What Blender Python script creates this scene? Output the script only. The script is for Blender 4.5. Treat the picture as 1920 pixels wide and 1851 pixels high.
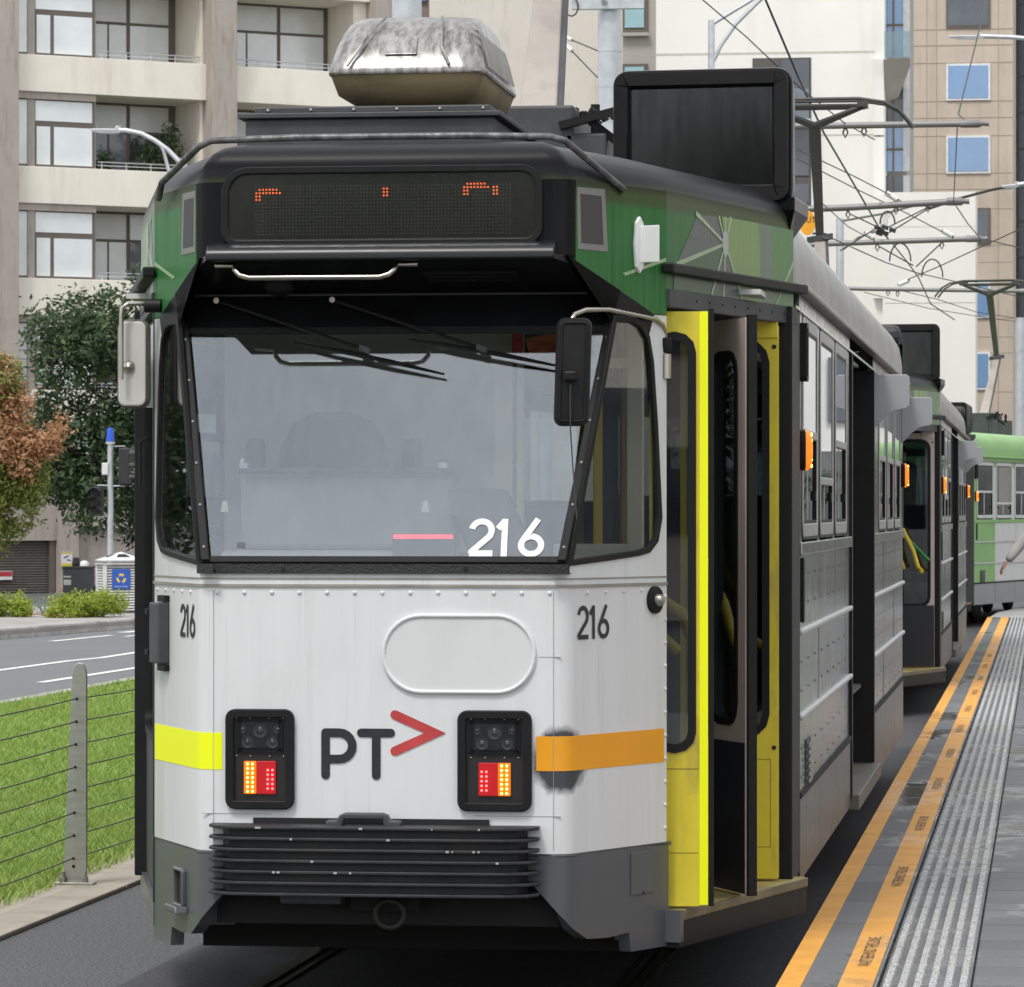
import bpy, bmesh, math, random
import numpy as np
from mathutils import Vector, Matrix
random.seed(7); RNG = np.random.default_rng(11)
R = math.radians
for _o in list(bpy.data.objects): bpy.data.objects.remove(_o)
SC = bpy.context.scene; COL = SC.collection

# ------------------------------------------------------------------ camera (level, long lens, standing on the platform)
cd = bpy.data.cameras.new('camera'); cam = bpy.data.objects.new('camera', cd); COL.objects.link(cam)
cd.sensor_width = 36; cd.lens = 7700 / 1920 * 36; cd.shift_y = 34.5 / 1920
cd.clip_start = .1; cd.clip_end = 3000
cd.dof.use_dof = True; cd.dof.focus_distance = 15.5; cd.dof.aperture_fstop = 30
cam.location = (2.35, -14.44, 1.88); cam.rotation_euler = (R(90), 0, math.atan(1005 / 7700))
SC.camera = cam
# ------------------------------------------------------------------ sky, sun, exposure (bright thin overcast)
SUN_EL, SUN_AZ = 58, 203          # azimuth clockwise from +Y (the way the trams run)
W = bpy.data.worlds.new('World'); SC.world = W; W.use_nodes = True
nt = W.node_tree; nt.nodes.clear()
def wn(t, **k):
    n = nt.nodes.new(t)
    for a, b in k.items(): setattr(n, a, b)
    return n
wo = wn('ShaderNodeOutputWorld'); bg = wn('ShaderNodeBackground'); sky = wn('ShaderNodeTexSky', sky_type='NISHITA', sun_disc=False)
sky.sun_elevation = R(SUN_EL); sky.sun_rotation = R(SUN_AZ); sky.dust_density = 1.0; sky.air_density = 1.2
hs = wn('ShaderNodeHueSaturation'); hs.inputs['Saturation'].default_value = .55
tc = wn('ShaderNodeTexCoord'); mp = wn('ShaderNodeMapping'); mp.inputs['Scale'].default_value = (1, 1, 2.6)
nz = wn('ShaderNodeTexNoise'); nz.inputs['Scale'].default_value = 2.2; nz.inputs['Detail'].default_value = 7; nz.inputs['Roughness'].default_value = .55
cr = wn('ShaderNodeValToRGB'); cr.color_ramp.elements[0].position = .30; cr.color_ramp.elements[1].position = .46
mx = wn('ShaderNodeMix', data_type='RGBA'); mx.inputs['B'].default_value = (8.6, 8.8, 9.1, 1)
L = nt.links.new
L(sky.outputs[0], hs.inputs['Color']); L(tc.outputs['Generated'], mp.inputs[0]); L(mp.outputs[0], nz.inputs['Vector']); L(nz.outputs['Fac'], cr.inputs[0])
nz2 = wn('ShaderNodeTexNoise'); nz2.inputs['Scale'].default_value = 3.4; nz2.inputs['Detail'].default_value = 6; L(mp.outputs[0], nz2.inputs['Vector'])
cr2 = wn('ShaderNodeValToRGB'); cr2.color_ramp.elements[0].position = .34; cr2.color_ramp.elements[1].position = .68; cr2.color_ramp.elements[0].color = (.58, .60, .64, 1); cr2.color_ramp.elements[1].color = (1, 1, 1, 1); L(nz2.outputs['Fac'], cr2.inputs[0])
ml = wn('ShaderNodeMix', data_type='RGBA', blend_type='MULTIPLY'); ml.inputs['Factor'].default_value = 1; ml.inputs['A'].default_value = (10.6, 10.7, 10.9, 1); L(cr2.outputs[0], ml.inputs['B']); L(ml.outputs['Result'], mx.inputs['B'])
L(cr.outputs[0], mx.inputs['Factor']); L(hs.outputs[0], mx.inputs['A']); L(mx.outputs['Result'], bg.inputs[0]); L(bg.outputs[0], wo.inputs[0])
bg.inputs[1].default_value = .10
sd = bpy.data.lights.new('sun', 'SUN'); sd.energy = 1.5; sd.angle = R(14); sd.color = (1, .965, .92)
sun = bpy.data.objects.new('sun', sd); COL.objects.link(sun)
_d = Vector((math.sin(R(SUN_AZ)) * math.cos(R(SUN_EL)), math.cos(R(SUN_AZ)) * math.cos(R(SUN_EL)), math.sin(R(SUN_EL))))
sun.rotation_euler = (-_d).to_track_quat('-Z', 'Y').to_euler(); sun.location = (0, -10, 40)
vs = SC.view_settings; vs.view_transform = 'Standard'; vs.look = 'None'; vs.exposure = .52; vs.gamma = 1; vs.use_curve_mapping = False
SC.render.engine = 'CYCLES'; SC.cycles.use_denoising = True; SC.cycles.max_bounces = 8; SC.cycles.transparent_max_bounces = 16
SC.cycles.caustics_reflective = False; SC.cycles.caustics_refractive = False; SC.cycles.sample_clamp_indirect = 6

# ------------------------------------------------------------------ materials
def srgb(*c): return tuple(((x / 255) / 12.92 if x / 255 <= .04045 else ((x / 255 + .055) / 1.055) ** 2.4) for x in c)
class NT:
    def __init__(s, name):
        s.m = bpy.data.materials.new(name); s.m.use_nodes = True; s.t = s.m.node_tree; s.t.nodes.clear()
        s.out = s.n('ShaderNodeOutputMaterial')
    def n(s, t, inp=None, **k):
        n = s.t.nodes.new(t)
        for a, b in k.items(): setattr(n, a, b)
        for a, b in (inp or {}).items():
            if hasattr(b, 'links'): s.t.links.new(b, n.inputs[a])
            else: n.inputs[a].default_value = b
        return n
    def link(s, a, b): s.t.links.new(a, b)
    def coord(s, scale=(1, 1, 1), kind='Object'):
        if kind == 'World': return s.n('ShaderNodeMapping', {'Vector': s.n('ShaderNodeNewGeometry').outputs['Position'], 'Scale': scale}).outputs[0]
        return s.n('ShaderNodeMapping', {'Vector': s.n('ShaderNodeTexCoord').outputs[kind], 'Scale': scale}).outputs[0]
    def noise(s, vec, scale, detail=4, rough=.6):
        return s.n('ShaderNodeTexNoise', {'Vector': vec, 'Scale': scale, 'Detail': detail, 'Roughness': rough}).outputs['Fac']
    def ramp(s, fac, a, b, ca=(0, 0, 0, 1), cb=(1, 1, 1, 1)):
        r = s.n('ShaderNodeValToRGB', {'Fac': fac}); e = r.color_ramp.elements
        e[0].position = a; e[1].position = b; e[0].color = ca; e[1].color = cb
        return r.outputs[0]
    def mix(s, fac, a, b, blend='MIX'):
        n = s.n('ShaderNodeMix', {'Factor': fac}, data_type='RGBA', blend_type=blend)
        for k, v in (('A', a), ('B', b)):
            if hasattr(v, 'links'): s.link(v, n.inputs[k])
            else: n.inputs[k].default_value = tuple(v)[:3] + (1,)
        return n.outputs['Result']
    def math(s, op, a, b=0.5):
        n = s.n('ShaderNodeMath', operation=op)
        for i, v in enumerate((a, b)):
            if hasattr(v, 'links'): s.link(v, n.inputs[i])
            else: n.inputs[i].default_value = v
        return n.outputs[0]
    def bsdf(s, col, rough=.5, metal=0., bump=None, bstr=.2, bdist=.01, spec=.5, emit=None, estr=0, coat=0):
        i = {'Roughness': rough, 'Metallic': metal, 'Specular IOR Level': spec, 'Coat Weight': coat, 'Coat Roughness': .12}
        b = s.n('ShaderNodeBsdfPrincipled', i)
        if hasattr(col, 'links'): s.link(col, b.inputs['Base Color'])
        else: b.inputs['Base Color'].default_value = tuple(col)[:3] + (1,)
        if bump is not None:
            s.link(s.n('ShaderNodeBump', {'Height': bump, 'Strength': bstr, 'Distance': bdist}).outputs[0], b.inputs['Normal'])
        if emit is not None:
            b.inputs['Emission Color'].default_value = tuple(emit)[:3] + (1,); b.inputs['Emission Strength'].default_value = estr
        s.link(b.outputs[0], s.out.inputs[0]); return b
MATS = {}
def M(name, col, rough=.5, metal=0., var=.12, scale=6, stretch=(1, 1, 1), bump=0, bscale=60, spec=.5, dirt=None, dirt_amt=.5, dirt_scale=3, dstretch=(1, 1, 1), coat=0, rvar=.1):
    """plain painted or natural surface: colour noise, optional dirt stains, fine relief"""
    if name in MATS: return MATS[name]
    t = NT(name); v = t.coord(stretch); nf = t.noise(v, scale, 6)
    c = t.mix(t.ramp(nf, .3, .7), [x * (1 - var) for x in col], [min(1, x * (1 + var)) for x in col])
    if dirt is not None:
        df = t.ramp(t.noise(t.coord(dstretch), dirt_scale, 8, .65), .62 - dirt_amt * .35, .78)
        c = t.mix(df, c, dirt)
    r = t.math('ADD', t.math('MULTIPLY', nf, rvar * 2), rough - rvar)
    t.bsdf(c, r, metal, t.noise(t.coord(), bscale, 3) if bump else None, bump, spec=spec, coat=coat)
    MATS[name] = t.m; return t.m
def EM(name, col, strength):
    if name not in MATS:
        t = NT(name); t.bsdf(col, .4, 0, emit=col, estr=strength); MATS[name] = t.m
    return MATS[name]
def GLASS(name, tint=(.6, .65, .62), refl=.2, rough=.01, rc=(.95, .97, 1), floor=.02):
    """thin coated pane: part mirror, part see-through"""
    if name in MATS: return MATS[name]
    t = NT(name)
    g = t.n('ShaderNodeBsdfGlossy', {'Color': rc + (1,), 'Roughness': rough}); tr = t.n('ShaderNodeBsdfTransparent', {'Color': tint + (1,)})
    dirt = t.math('MULTIPLY', t.noise(t.coord((6, 6, 1)), 4, 5), .12)
    fc = t.math('POWER', t.n('ShaderNodeLayerWeight', {'Blend': .5}).outputs['Facing'], 5)      # Schlick, the same from both faces of the pane
    fac = t.math('ADD', t.math('ADD', t.math('MULTIPLY', fc, .75), max(0, refl * .55 - .02)), t.math('MULTIPLY', dirt, .5))
    ms = t.n('ShaderNodeMixShader', {0: fac, 1: tr.outputs[0], 2: g.outputs[0]})
    t.link(ms.outputs[0], t.out.inputs[0]); MATS[name] = t.m; return t.m

# ------------------------------------------------------------------ geometry helpers
def V(*a): return Vector(a)
class G:
    def __init__(s): s.v = []; s.f = []
    def add(s, vs, fs):
        n = len(s.v); s.v += [tuple(p) for p in vs]; s.f += [tuple(i + n for i in f) for f in fs]; return s
    def box(s, x0, x1, y0, y1, z0, z1):
        return s.add([(x, y, z) for z in (z0, z1) for y in (y0, y1) for x in (x0, x1)], [(0, 2, 3, 1), (4, 5, 7, 6), (0, 1, 5, 4), (2, 6, 7, 3), (0, 4, 6, 2), (1, 3, 7, 5)])
    def obox(s, c, ax, ay, az):
        """box from centre and three half-axis vectors"""
        c, ax, ay, az = map(Vector, (c, ax, ay, az))
        return s.add([c + i * ax + j * ay + k * az for k in (-1, 1) for j in (-1, 1) for i in (-1, 1)], [(0, 2, 3, 1), (4, 5, 7, 6), (0, 1, 5, 4), (2, 6, 7, 3), (0, 4, 6, 2), (1, 3, 7, 5)])
    def loft(s, rings, closed=True, cap=True):
        n = len(rings[0]); fs = []
        for i in range(len(rings) - 1):
            for j in range(n if closed else n - 1):
                a, b = i * n + j, i * n + (j + 1) % n; fs.append((a, b, b + n, a + n))
        if cap and closed: fs += [tuple(reversed(range(n))), tuple(range((len(rings) - 1) * n, len(rings) * n))]
        return s.add([p for r in rings for p in r], fs)
    def ext(s, poly, d):
        d = Vector(d); poly = [Vector(p) for p in poly]; return s.loft([poly, [p + d for p in poly]])
    def prism(s, poly, z0, z1): return s.loft([[(x, y, z0) for x, y in poly], [(x, y, z1) for x, y in poly]])
    def tube(s, pts, r, n=8, cap=True):
        pts = [Vector(p) for p in pts]; rs = r if isinstance(r, (list, tuple)) else [r] * len(pts); rings = []; up = None
        for i, p in enumerate(pts):
            t = (pts[min(i + 1, len(pts) - 1)] - pts[max(i - 1, 0)]).normalized()
            if up is None: up = t.orthogonal().normalized()
            up = (up - t * up.dot(t)).normalized() if abs(up.dot(t)) < .999 else t.orthogonal().normalized(); w = t.cross(up)
            rings.append([p + rs[i] * (math.cos(2 * math.pi * k / n) * up + math.sin(2 * math.pi * k / n) * w) for k in range(n)])
        return s.loft(rings, True, cap)
    def lathe(s, prof, o=(0, 0, 0), ax=(0, 0, 1), n=16):
        ax = Vector(ax).normalized(); u = ax.orthogonal().normalized(); w = ax.cross(u); o = Vector(o)
        return s.loft([[o + ax * h + r * (math.cos(2 * math.pi * k / n) * u + math.sin(2 * math.pi * k / n) * w) for k in range(n)] for r, h in prof])
    def slab(s, poly, n0, n1, fr): return s.loft([[fr(u, v, n0) for u, v in poly], [fr(u, v, n1) for u, v in poly]])
    def ring(s, poly, w, n0, n1, fr, w2=None):
        """frame: outline poly, w wide towards the inside (negative: outside), from height n0 to n1 over plane fr"""
        inn = inset(poly, w); inn2 = inset(poly, w2) if w2 is not None else inn
        loops = [[fr(u, v, n0) for u, v in poly], [fr(u, v, n1) for u, v in poly], [fr(u, v, n1) for u, v in inn], [fr(u, v, n0) for u, v in inn2]]
        n = len(poly); fs = []
        for i in range(4):
            for j in range(n): fs.append((i * n + j, i * n + (j + 1) % n, ((i + 1) % 4) * n + (j + 1) % n, ((i + 1) % 4) * n + j))
        return s.add([p for l in loops for p in l], fs)
    def holed(s, outer, inner, n0, n1, fr):
        """slab with a hole; outer and inner have equal point counts"""
        n = len(outer); loops = [[fr(u, v, n0) for u, v in outer], [fr(u, v, n1) for u, v in outer], [fr(u, v, n1) for u, v in inner], [fr(u, v, n0) for u, v in inner]]
        fs = [(i * n + j, i * n + (j + 1) % n, ((i + 1) % 4) * n + (j + 1) % n, ((i + 1) % 4) * n + j) for i in range(4) for j in range(n)]
        return s.add([p for l in loops for p in l], fs)
    def wall(s, pts, z0, z1, th):
        """upright sheet along an XY polyline, th thick towards the left of its direction"""
        inn = offs(pts, th); return s.loft([[(x, y, z0) for x, y in pts], [(x, y, z1) for x, y in pts], [(x, y, z1) for x, y in inn], [(x, y, z0) for x, y in inn]][::1] + [[(x, y, z0) for x, y in pts]], False, False)
    def build(s, name, mat=None, parent=None, smooth=None, bevel=0, segs=2, kind=None, recalc=True):
        me = bpy.data.meshes.new(name); me.from_pydata(s.v, [], s.f)
        if recalc:
            bm = bmesh.new(); bm.from_mesh(me); bmesh.ops.recalc_face_normals(bm, faces=bm.faces); bm.to_mesh(me); bm.free()
        if smooth is not None:
            me.shade_smooth(); me.set_sharp_from_angle(angle=R(smooth))
        o = bpy.data.objects.new(name, me); COL.objects.link(o)
        if mat: me.materials.append(mat)
        if parent: o.parent = parent
        if bevel:
            b = o.modifiers.new('bevel', 'BEVEL'); b.width = bevel; b.segments = segs; b.limit_method = 'ANGLE'; b.angle_limit = R(40); b.harden_normals = False
        if kind: o['kind'] = kind
        return o
def inset(poly, w):
    out = []; n = len(poly); area = sum(poly[i][0] * poly[(i + 1) % n][1] - poly[(i + 1) % n][0] * poly[i][1] for i in range(n))
    sg = 1 if area > 0 else -1
    for i in range(n):
        p0, p1, p2 = Vector(poly[i - 1]), Vector(poly[i]), Vector(poly[(i + 1) % n])
        a = (p1 - p0).normalized(); b = (p2 - p1).normalized(); na = Vector((-a.y, a.x)) * sg; nb = Vector((-b.y, b.x)) * sg
        m = na + nb; d = max(m.dot(na), .35); out.append(tuple(p1 + m * (w / d)))
    return out
def offs(pts, th):
    out = []
    for i, p in enumerate(pts):
        p = Vector(p); a = (p - Vector(pts[i - 1])).normalized() if i else None; b = (Vector(pts[i + 1]) - p).normalized() if i < len(pts) - 1 else None
        a = a or b; b = b or a; na, nb = Vector((-a.y, a.x)), Vector((-b.y, b.x)); m = na + nb; out.append(tuple(p + m * (th / max(m.dot(na), .35))))
    return out
def rrect(x0, x1, y0, y1, r, n=5):
    rs = r if isinstance(r, (list, tuple)) else [r] * 4; out = []          # corners: ++, -+, --, +-
    for k, (cx, cy) in enumerate(((x1, y1), (x0, y1), (x0, y0), (x1, y0))):
        q = rs[k]; cx += -q if k in (0, 3) else q; cy += -q if k in (0, 1) else q
        for i in range(n + 1):
            a = math.pi / 2 * (k + i / n); out.append((cx + q * math.cos(a), cy + q * math.sin(a)))
    return out
def plane(O, U, N, V_=(0, 0, 1)):
    O, U, N, V_ = Vector(O), Vector(U).normalized(), Vector(N).normalized(), Vector(V_).normalized()
    return lambda u, v, n=0.: O + u * U + v * V_ + n * N
def mirrored(fr): return lambda u, v, n=0.: Vector((-fr(u, v, n).x, fr(u, v, n).y, fr(u, v, n).z))
def thing(name, label, cat, loc=(0, 0, 0), rz=0, group=None):
    o = bpy.data.objects.new(name, None); COL.objects.link(o); o.location = loc; o.rotation_euler = (0, 0, rz); o.empty_display_size = .1
    return tag(o, label, cat, group)
def tag(o, label, cat, group=None, kind=None):
    o['label'] = label; o['category'] = cat
    if group: o['group'] = group
    if kind: o['kind'] = kind
    return o
def struct(o): o['kind'] = 'structure'; return o
def copy_tree(o, parent=None, skip=()):
    if o.name.split('.')[0] in skip: return None
    c = o.copy(); COL.objects.link(c); c.parent = parent
    for ch in list(o.children): copy_tree(ch, c, skip)
    return c
_tcache = {}
def text_geo(body):
    if body not in _tcache:
        cu = bpy.data.curves.new('lettering', 'FONT'); cu.body = body; ob = bpy.data.objects.new('lettering', cu); COL.objects.link(ob)
        bpy.context.view_layer.update(); dg = bpy.context.evaluated_depsgraph_get(); me = bpy.data.meshes.new_from_object(ob.evaluated_get(dg))
        vs = [(v.co.x, v.co.y) for v in me.vertices]; fs = [tuple(p.vertices) for p in me.polygons]
        bpy.data.objects.remove(ob); bpy.data.meshes.remove(me); bpy.data.curves.remove(cu)
        x0, x1 = min(v[0] for v in vs), max(v[0] for v in vs); y0, y1 = min(v[1] for v in vs), max(v[1] for v in vs)
        _tcache[body] = ([((x - x0) / (x1 - x0), (y - y0) / (y1 - y0)) for x, y in vs], fs)
    return _tcache[body]
def lettering(body, fr, u0, u1, v0, v1, n, mat, parent, name='lettering'):
    vs, fs = text_geo(body); g = G(); g.add([fr(u0 + (u1 - u0) * x, v0 + (v1 - v0) * y, n) for x, y in vs], fs)
    return g.build(name, mat, parent, recalc=False)
def raw_mesh(name, verts, faces_n, mat, parent=None, nper=4):
    """fast mesh from numpy: verts (k,3), k/nper faces of nper corners each"""
    me = bpy.data.meshes.new(name); k = len(verts); nf = k // nper
    me.vertices.add(k); me.vertices.foreach_set('co', np.asarray(verts, dtype=np.float32).ravel())
    me.loops.add(k); me.loops.foreach_set('vertex_index', np.arange(k, dtype=np.int32))
    me.polygons.add(nf); me.polygons.foreach_set('loop_start', np.arange(0, k, nper, dtype=np.int32))
    me.update(calc_edges=True); me.validate()
    o = bpy.data.objects.new(name, me); COL.objects.link(o); me.materials.append(mat)
    if parent: o.parent = parent
    return o
def _arc(cx, cz, rx, rz, a0, a1, n=14): return [(cx + rx * math.cos(R(a0 + (a1 - a0) * i / n)), cz + rz * math.sin(R(a0 + (a1 - a0) * i / n))) for i in range(n + 1)]
DIGITS = {'2': lambda h: [_arc(.5, .70, .42, .235, 172, -22) + [(.86, .55), (.10, .13), (.055, .065)], [(.0, .065), (1.0, .065)]],
          '1': lambda h: [[(.08, .74), (.62, .95)], [(.62, 1.0), (.62, 0)]],
          '6': lambda h: [_arc(.5, .30, .42, .235, 90, 450, 22), [(.76, 1.0), (.14, .42)]]}
def digit(ch, fr, u0, u1, v0, v1, n, w, mat, parent, name='fleet_number'):
    """condensed road-sign style numeral from strokes w wide"""
    g = G()
    for k, pts in enumerate(DIGITS[ch](0)):
        P = [(u0 + (u1 - u0) * x, v0 + (v1 - v0) * z) for x, z in pts]
        if ch == '2' and k == 1: P = [(u0 - .0 * w, v0 + w / 2), (u1, v0 + w / 2)]
        A_, B_ = offs(P, w / 2), offs(P, -w / 2); m = len(A_)
        g.add([fr(u, v, n + k * .0006) for u, v in A_ + B_], [(i, i + 1, m + i + 1, m + i) for i in range(m - 1)])
    return g.build(name, mat, parent, recalc=False)
# ================================================================== ground, track, lawn, road
def speckle(name, col, grain=220, var=.35, rough=.85, wet=0, bump=.35, patch=.2):
    t = NT(name); f = t.noise(t.coord(), grain, 2, .8); big = t.noise(t.coord(), .7, 5)
    c = t.mix(t.ramp(f, .35, .68), [x * (1 - var) for x in col], [x * (1 + var) for x in col])
    c = t.mix(t.math('MULTIPLY', t.ramp(big, .35, .7), patch), c, [x * .55 for x in col])
    r = rough
    if wet:
        w = t.ramp(t.noise(t.coord((1, .5, 1)), 1.6, 5, .6), .52, .60); r = t.math('SUBTRACT', rough, t.math('MULTIPLY', w, wet))
        c = t.mix(t.math('MULTIPLY', w, .35), c, [x * .5 for x in col])
    t.bsdf(c, r, 0, f, bump, .004); MATS[name] = t.m; return t.m
asphalt = speckle('asphalt', (.105, .107, .112), 70, .8); asphalt_road = speckle('asphalt road', (.165, .167, .175), 160, .2)
track_surface = speckle('track surface', (.062, .062, .065), 80, .6, .8)
concrete = M('concrete', (.46, .41, .33), .9, 0, .16, 3, bump=.25, bscale=90, dirt=(.24, .21, .17), dirt_amt=.55)
kerb_concrete = M('kerb concrete', (.40, .39, .37), .9, 0, .18, 2, bump=.2, dirt=(.2, .19, .18), dirt_amt=.5)
road_paint = M('road paint', (.78, .78, .76), .7, 0, .1, 8)
steel = M('brushed steel', (.42, .41, .38), .38, .85, .12, 5, (1, 1, 8))
galv = M('galvanised steel', (.56, .59, .61), .45, .55, .12, 5, dirt=(.36, .37, .38), dirt_amt=.2)
rail_steel = M('rail steel', (.16, .15, .14), .35, .9, .3, 4, (1, .2, 1))
g = G(); g.add([(-900, -60, 0), (900, -60, 0), (900, 1500, 0), (-900, 1500, 0)], [(0, 1, 2, 3)]); struct(g.build('ground', asphalt, recalc=False))
g = G(); g.add([(-1.3, -16, .004), (1.39, -16, .004), (1.39, 60, .004), (-1.3, 60, .004)], [(0, 1, 2, 3)]); tb = struct(g.build('track_bed', track_surface, recalc=False))
for x in (-.7175, .7175):
    g = G(); g.box(x, x + math.copysign(.055, x), -16, 60, -.02, .012); g.box(x - math.copysign(.06, x), x - math.copysign(.04, x), -16, 60, -.02, .011)
    g.build('rail', rail_steel, tb)
g = G()
for i in range(12): g.box(-2.65, -2.2, 2.9 + (i - 1) * 3.0, 2.9 + i * 3.0 - .012, -.02, .022)
g = G(); strip = struct(G().box(-2.645, -2.205, -8, 60, -.05, .012).build('concrete_edging', concrete))
for i in range(9):
    y = -4 + i * 3.2; G().box(-2.65, -2.2, y, y + 3.188, 0, .024).build('edging_slab', concrete, strip, bevel=.006)
struct(G().box(-7.72, -7.56, -10, 80, -.02, .05).build('lawn_kerb', kerb_concrete))
soil = M('lawn soil', (.10, .17, .03), .95, 0, .3, 3); struct(G().box(-7.56, -2.65, -10, 80, -.02, .018).build('lawn_bed', soil))
t = NT('grass blades'); isl = t.n('ShaderNodeNewGeometry').outputs['Random Per Island']
cc = t.mix(t.ramp(isl, 0, 1), (.16, .25, .05), (.38, .48, .16)); cc = t.mix(t.ramp(t.noise(t.coord(), 1.3, 4), .42, .65), cc, (.26, .33, .085))
b = t.bsdf(cc, .65, 0, spec=.25); t.link(t.n('ShaderNodeAddShader', {0: b.outputs[0], 1: t.n('ShaderNodeBsdfTranslucent', {'Color': (.08, .13, .02, 1)}).outputs[0]}).outputs[0], t.out.inputs[0]); grass_m = t.m
def blades(n, x0, x1, y0, y1, h, w):
    x = RNG.uniform(x0, x1, n); y = RNG.uniform(y0, y1, n); a = RNG.uniform(0, 2 * np.pi, n); hh = h * RNG.uniform(.45, 1.25, n); l = hh * RNG.uniform(.1, .95, n); la = RNG.uniform(0, 2 * np.pi, n)
    ww = w * RNG.uniform(.6, 1.3, n); dx, dy = np.cos(a) * ww / 2, np.sin(a) * ww / 2; z = np.full(n, .012)
    m = .55; p = lambda xx, yy, zz: np.stack([xx, yy, zz], 1)
    v = np.stack([p(x - dx, y - dy, z), p(x + dx, y + dy, z), p(x + dx * .8 + np.cos(la) * l * .35, y + dy * .8 + np.sin(la) * l * .35, z + hh * m), p(x + np.cos(la) * l, y + np.sin(la) * l, z + hh)], 1)
    return v.reshape(-1, 3)
tag(raw_mesh('grass', np.concatenate([blades(110000, -5.2, -2.62, 3, 12, .07, .0048), blades(110000, -7.56, -2.64, 12, 24, .065, .0065), blades(45000, -7.6, -4, 24, 40, .065, .012), blades(2600, -2.72, -2.5, 3, 14, .09, .005)]), 4, grass_m), 'bright green lawn between the concrete edging and the road', 'grass', kind='stuff')
# the road on the left
g = G(); g.add([(-14.5, -40, .004), (-7.72, -40, .004), (-7.72, 160, .004), (-14.5, 160, .004)], [(0, 1, 2, 3)]); road = struct(g.build('road', asphalt_road, recalc=False))
def stripe(pts, w, parent=road):
    g = G()
    for i in range(len(pts) - 1):
        (x0, y0), (x1, y1) = pts[i], pts[i + 1]; g.add([(x0 - w, y0, .009), (x0 + w, y0, .009), (x1 + w, y1, .009), (x1 - w, y1, .009)], [(0, 1, 2, 3)])
    return g.build('lane_marking', road_paint, parent, recalc=False)
stripe([(-8.62, 29.6), (-8.3, 42)], .06); stripe([(-9.98, 20), (-9.98, 32), (-9.86, 36), (-9.7, 37.2), (-9.72, 48)], .06)
stripe([(-11.95, 43.6), (-11.75, 46.6)], .06); stripe([(-11.4, 46), (-11.1, 52)], .05); stripe([(-11.9, 48), (-11.4, 54)], .1); stripe([(-10.8, 32), (-10.75, 34.6)], .05); stripe([(-12.0, 36), (-11.97, 39.2)], .05)
# traffic island with kerb stones
KP = [(-13.9, 34), (-13.35, 40), (-12.95, 44.2), (-12.55, 47.6), (-12.25, 50.4), (-11.95, 53), (-11.75, 56), (-11.7, 62)]
isl_poly = KP + [(-40, 62), (-40, 34)]
island = struct(G().prism(isl_poly, -.02, .13).build('traffic_island', M('island paving', (.33, .31, .29), .9, 0, .2, 2)))
for (x0, y0), (x1, y1) in zip(KP[:-1], KP[1:]):
    d = Vector((x1 - x0, y1 - y0, 0)).normalized(); n = Vector((-d.y, d.x, 0))
    for k in range(2):
        a = Vector((x0, y0, 0)).lerp(Vector((x1, y1, 0)), k / 2); b_ = Vector((x0, y0, 0)).lerp(Vector((x1, y1, 0)), (k + 1) / 2) - d * .012
        G().loft([[a - n * .02, a + n * .34, a + n * .34 + V(0, 0, .16), a + n * .03 + V(0, 0, .16)], [b_ - n * .02, b_ + n * .34, b_ + n * .34 + V(0, 0, .16), b_ + n * .03 + V(0, 0, .16)]]).build('kerb_stone', kerb_concrete, island, bevel=.015)

# ================================================================== tram platform
t = NT('wet bluestone'); f = t.noise(t.coord(kind='World'), 130, 3, .8); lay = t.noise(t.coord((1.6, .7, 1), 'World'), 1.1, 5, .55)
c = t.mix(t.ramp(f, .35, .68), (.105, .107, .112), (.195, .198, .205)); wet = t.ramp(lay, .5, .58)
c = t.mix(t.math('MULTIPLY', wet, .75), c, (.045, .046, .05)); rnd = t.n('ShaderNodeObjectInfo').outputs['Random']
c = t.mix(t.math('MULTIPLY', rnd, .5), c, (.08, .08, .085)); t.bsdf(c, t.math('SUBTRACT', .7, t.math('MULTIPLY', wet, .64)), 0, f, .2, .003); bluestone = t.m
t = NT('platform yellow'); f = t.noise(t.coord((1, .6, 1), 'World'), 7, 7, .7); c = t.mix(t.ramp(f, .38, .75), (.78, .37, .045), (.60, .27, .03)); c = t.mix(t.ramp(t.noise(t.coord(kind='World'), 55, 3), .64, .72), c, (.26, .2, .12))
wet = t.ramp(t.noise(t.coord((1.6, .7, 1), 'World'), 1.1, 6, .65), .52, .6); t.bsdf(c, t.math('SUBTRACT', .6, t.math('MULTIPLY', wet, .35)), 0, f, .15, .003); yellow_line_m = t.m
t = NT('tactile bars'); f = t.noise(t.coord(kind='World'), 170, 2, .8); c = t.mix(t.ramp(f, .40, .58), (.15, .15, .15), (.62, .62, .61)); c = t.mix(t.math('MULTIPLY', t.ramp(t.noise(t.coord(kind='World'), 9, 4), .5, .7), .35), c, (.2, .2, .2)); t.bsdf(c, .75, 0, f, .4, .003); bar_m = t.m
PZ = .25
edge = [(1.43, -18), (1.43, 49.5), (1.52, 53), (1.95, 57.5), (3.2, 62), (6, 66), (12, 69), (30, 71), (30, -18)]
platform = struct(G().prism(edge, -.02, PZ - .03).build('platform', M('platform concrete', (.22, .22, .22), .85, 0, .2, 3)))
def share(name, me, parent, loc, mats=None, kind=None):
    o = bpy.data.objects.new(name, me); COL.objects.link(o); o.parent = parent; o.location = loc
    if kind: o['kind'] = kind
    return o
cop = G().box(1.42, 1.765, 0, .887, PZ - .06, PZ).build('coping_slab', bluestone, platform, bevel=.006); cop.location.y = -2.6
for i in range(1, 58): c2 = cop.copy(); COL.objects.link(c2); c2.location.y = -2.6 + i * .9; c2.location.z = random.uniform(-.0012, .0012)
tile = G().box(1.775, 2.085, 0, .593, PZ - .05, PZ - .004).build('tactile_tile', bluestone, platform, bevel=.003)
gb = G()
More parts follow.
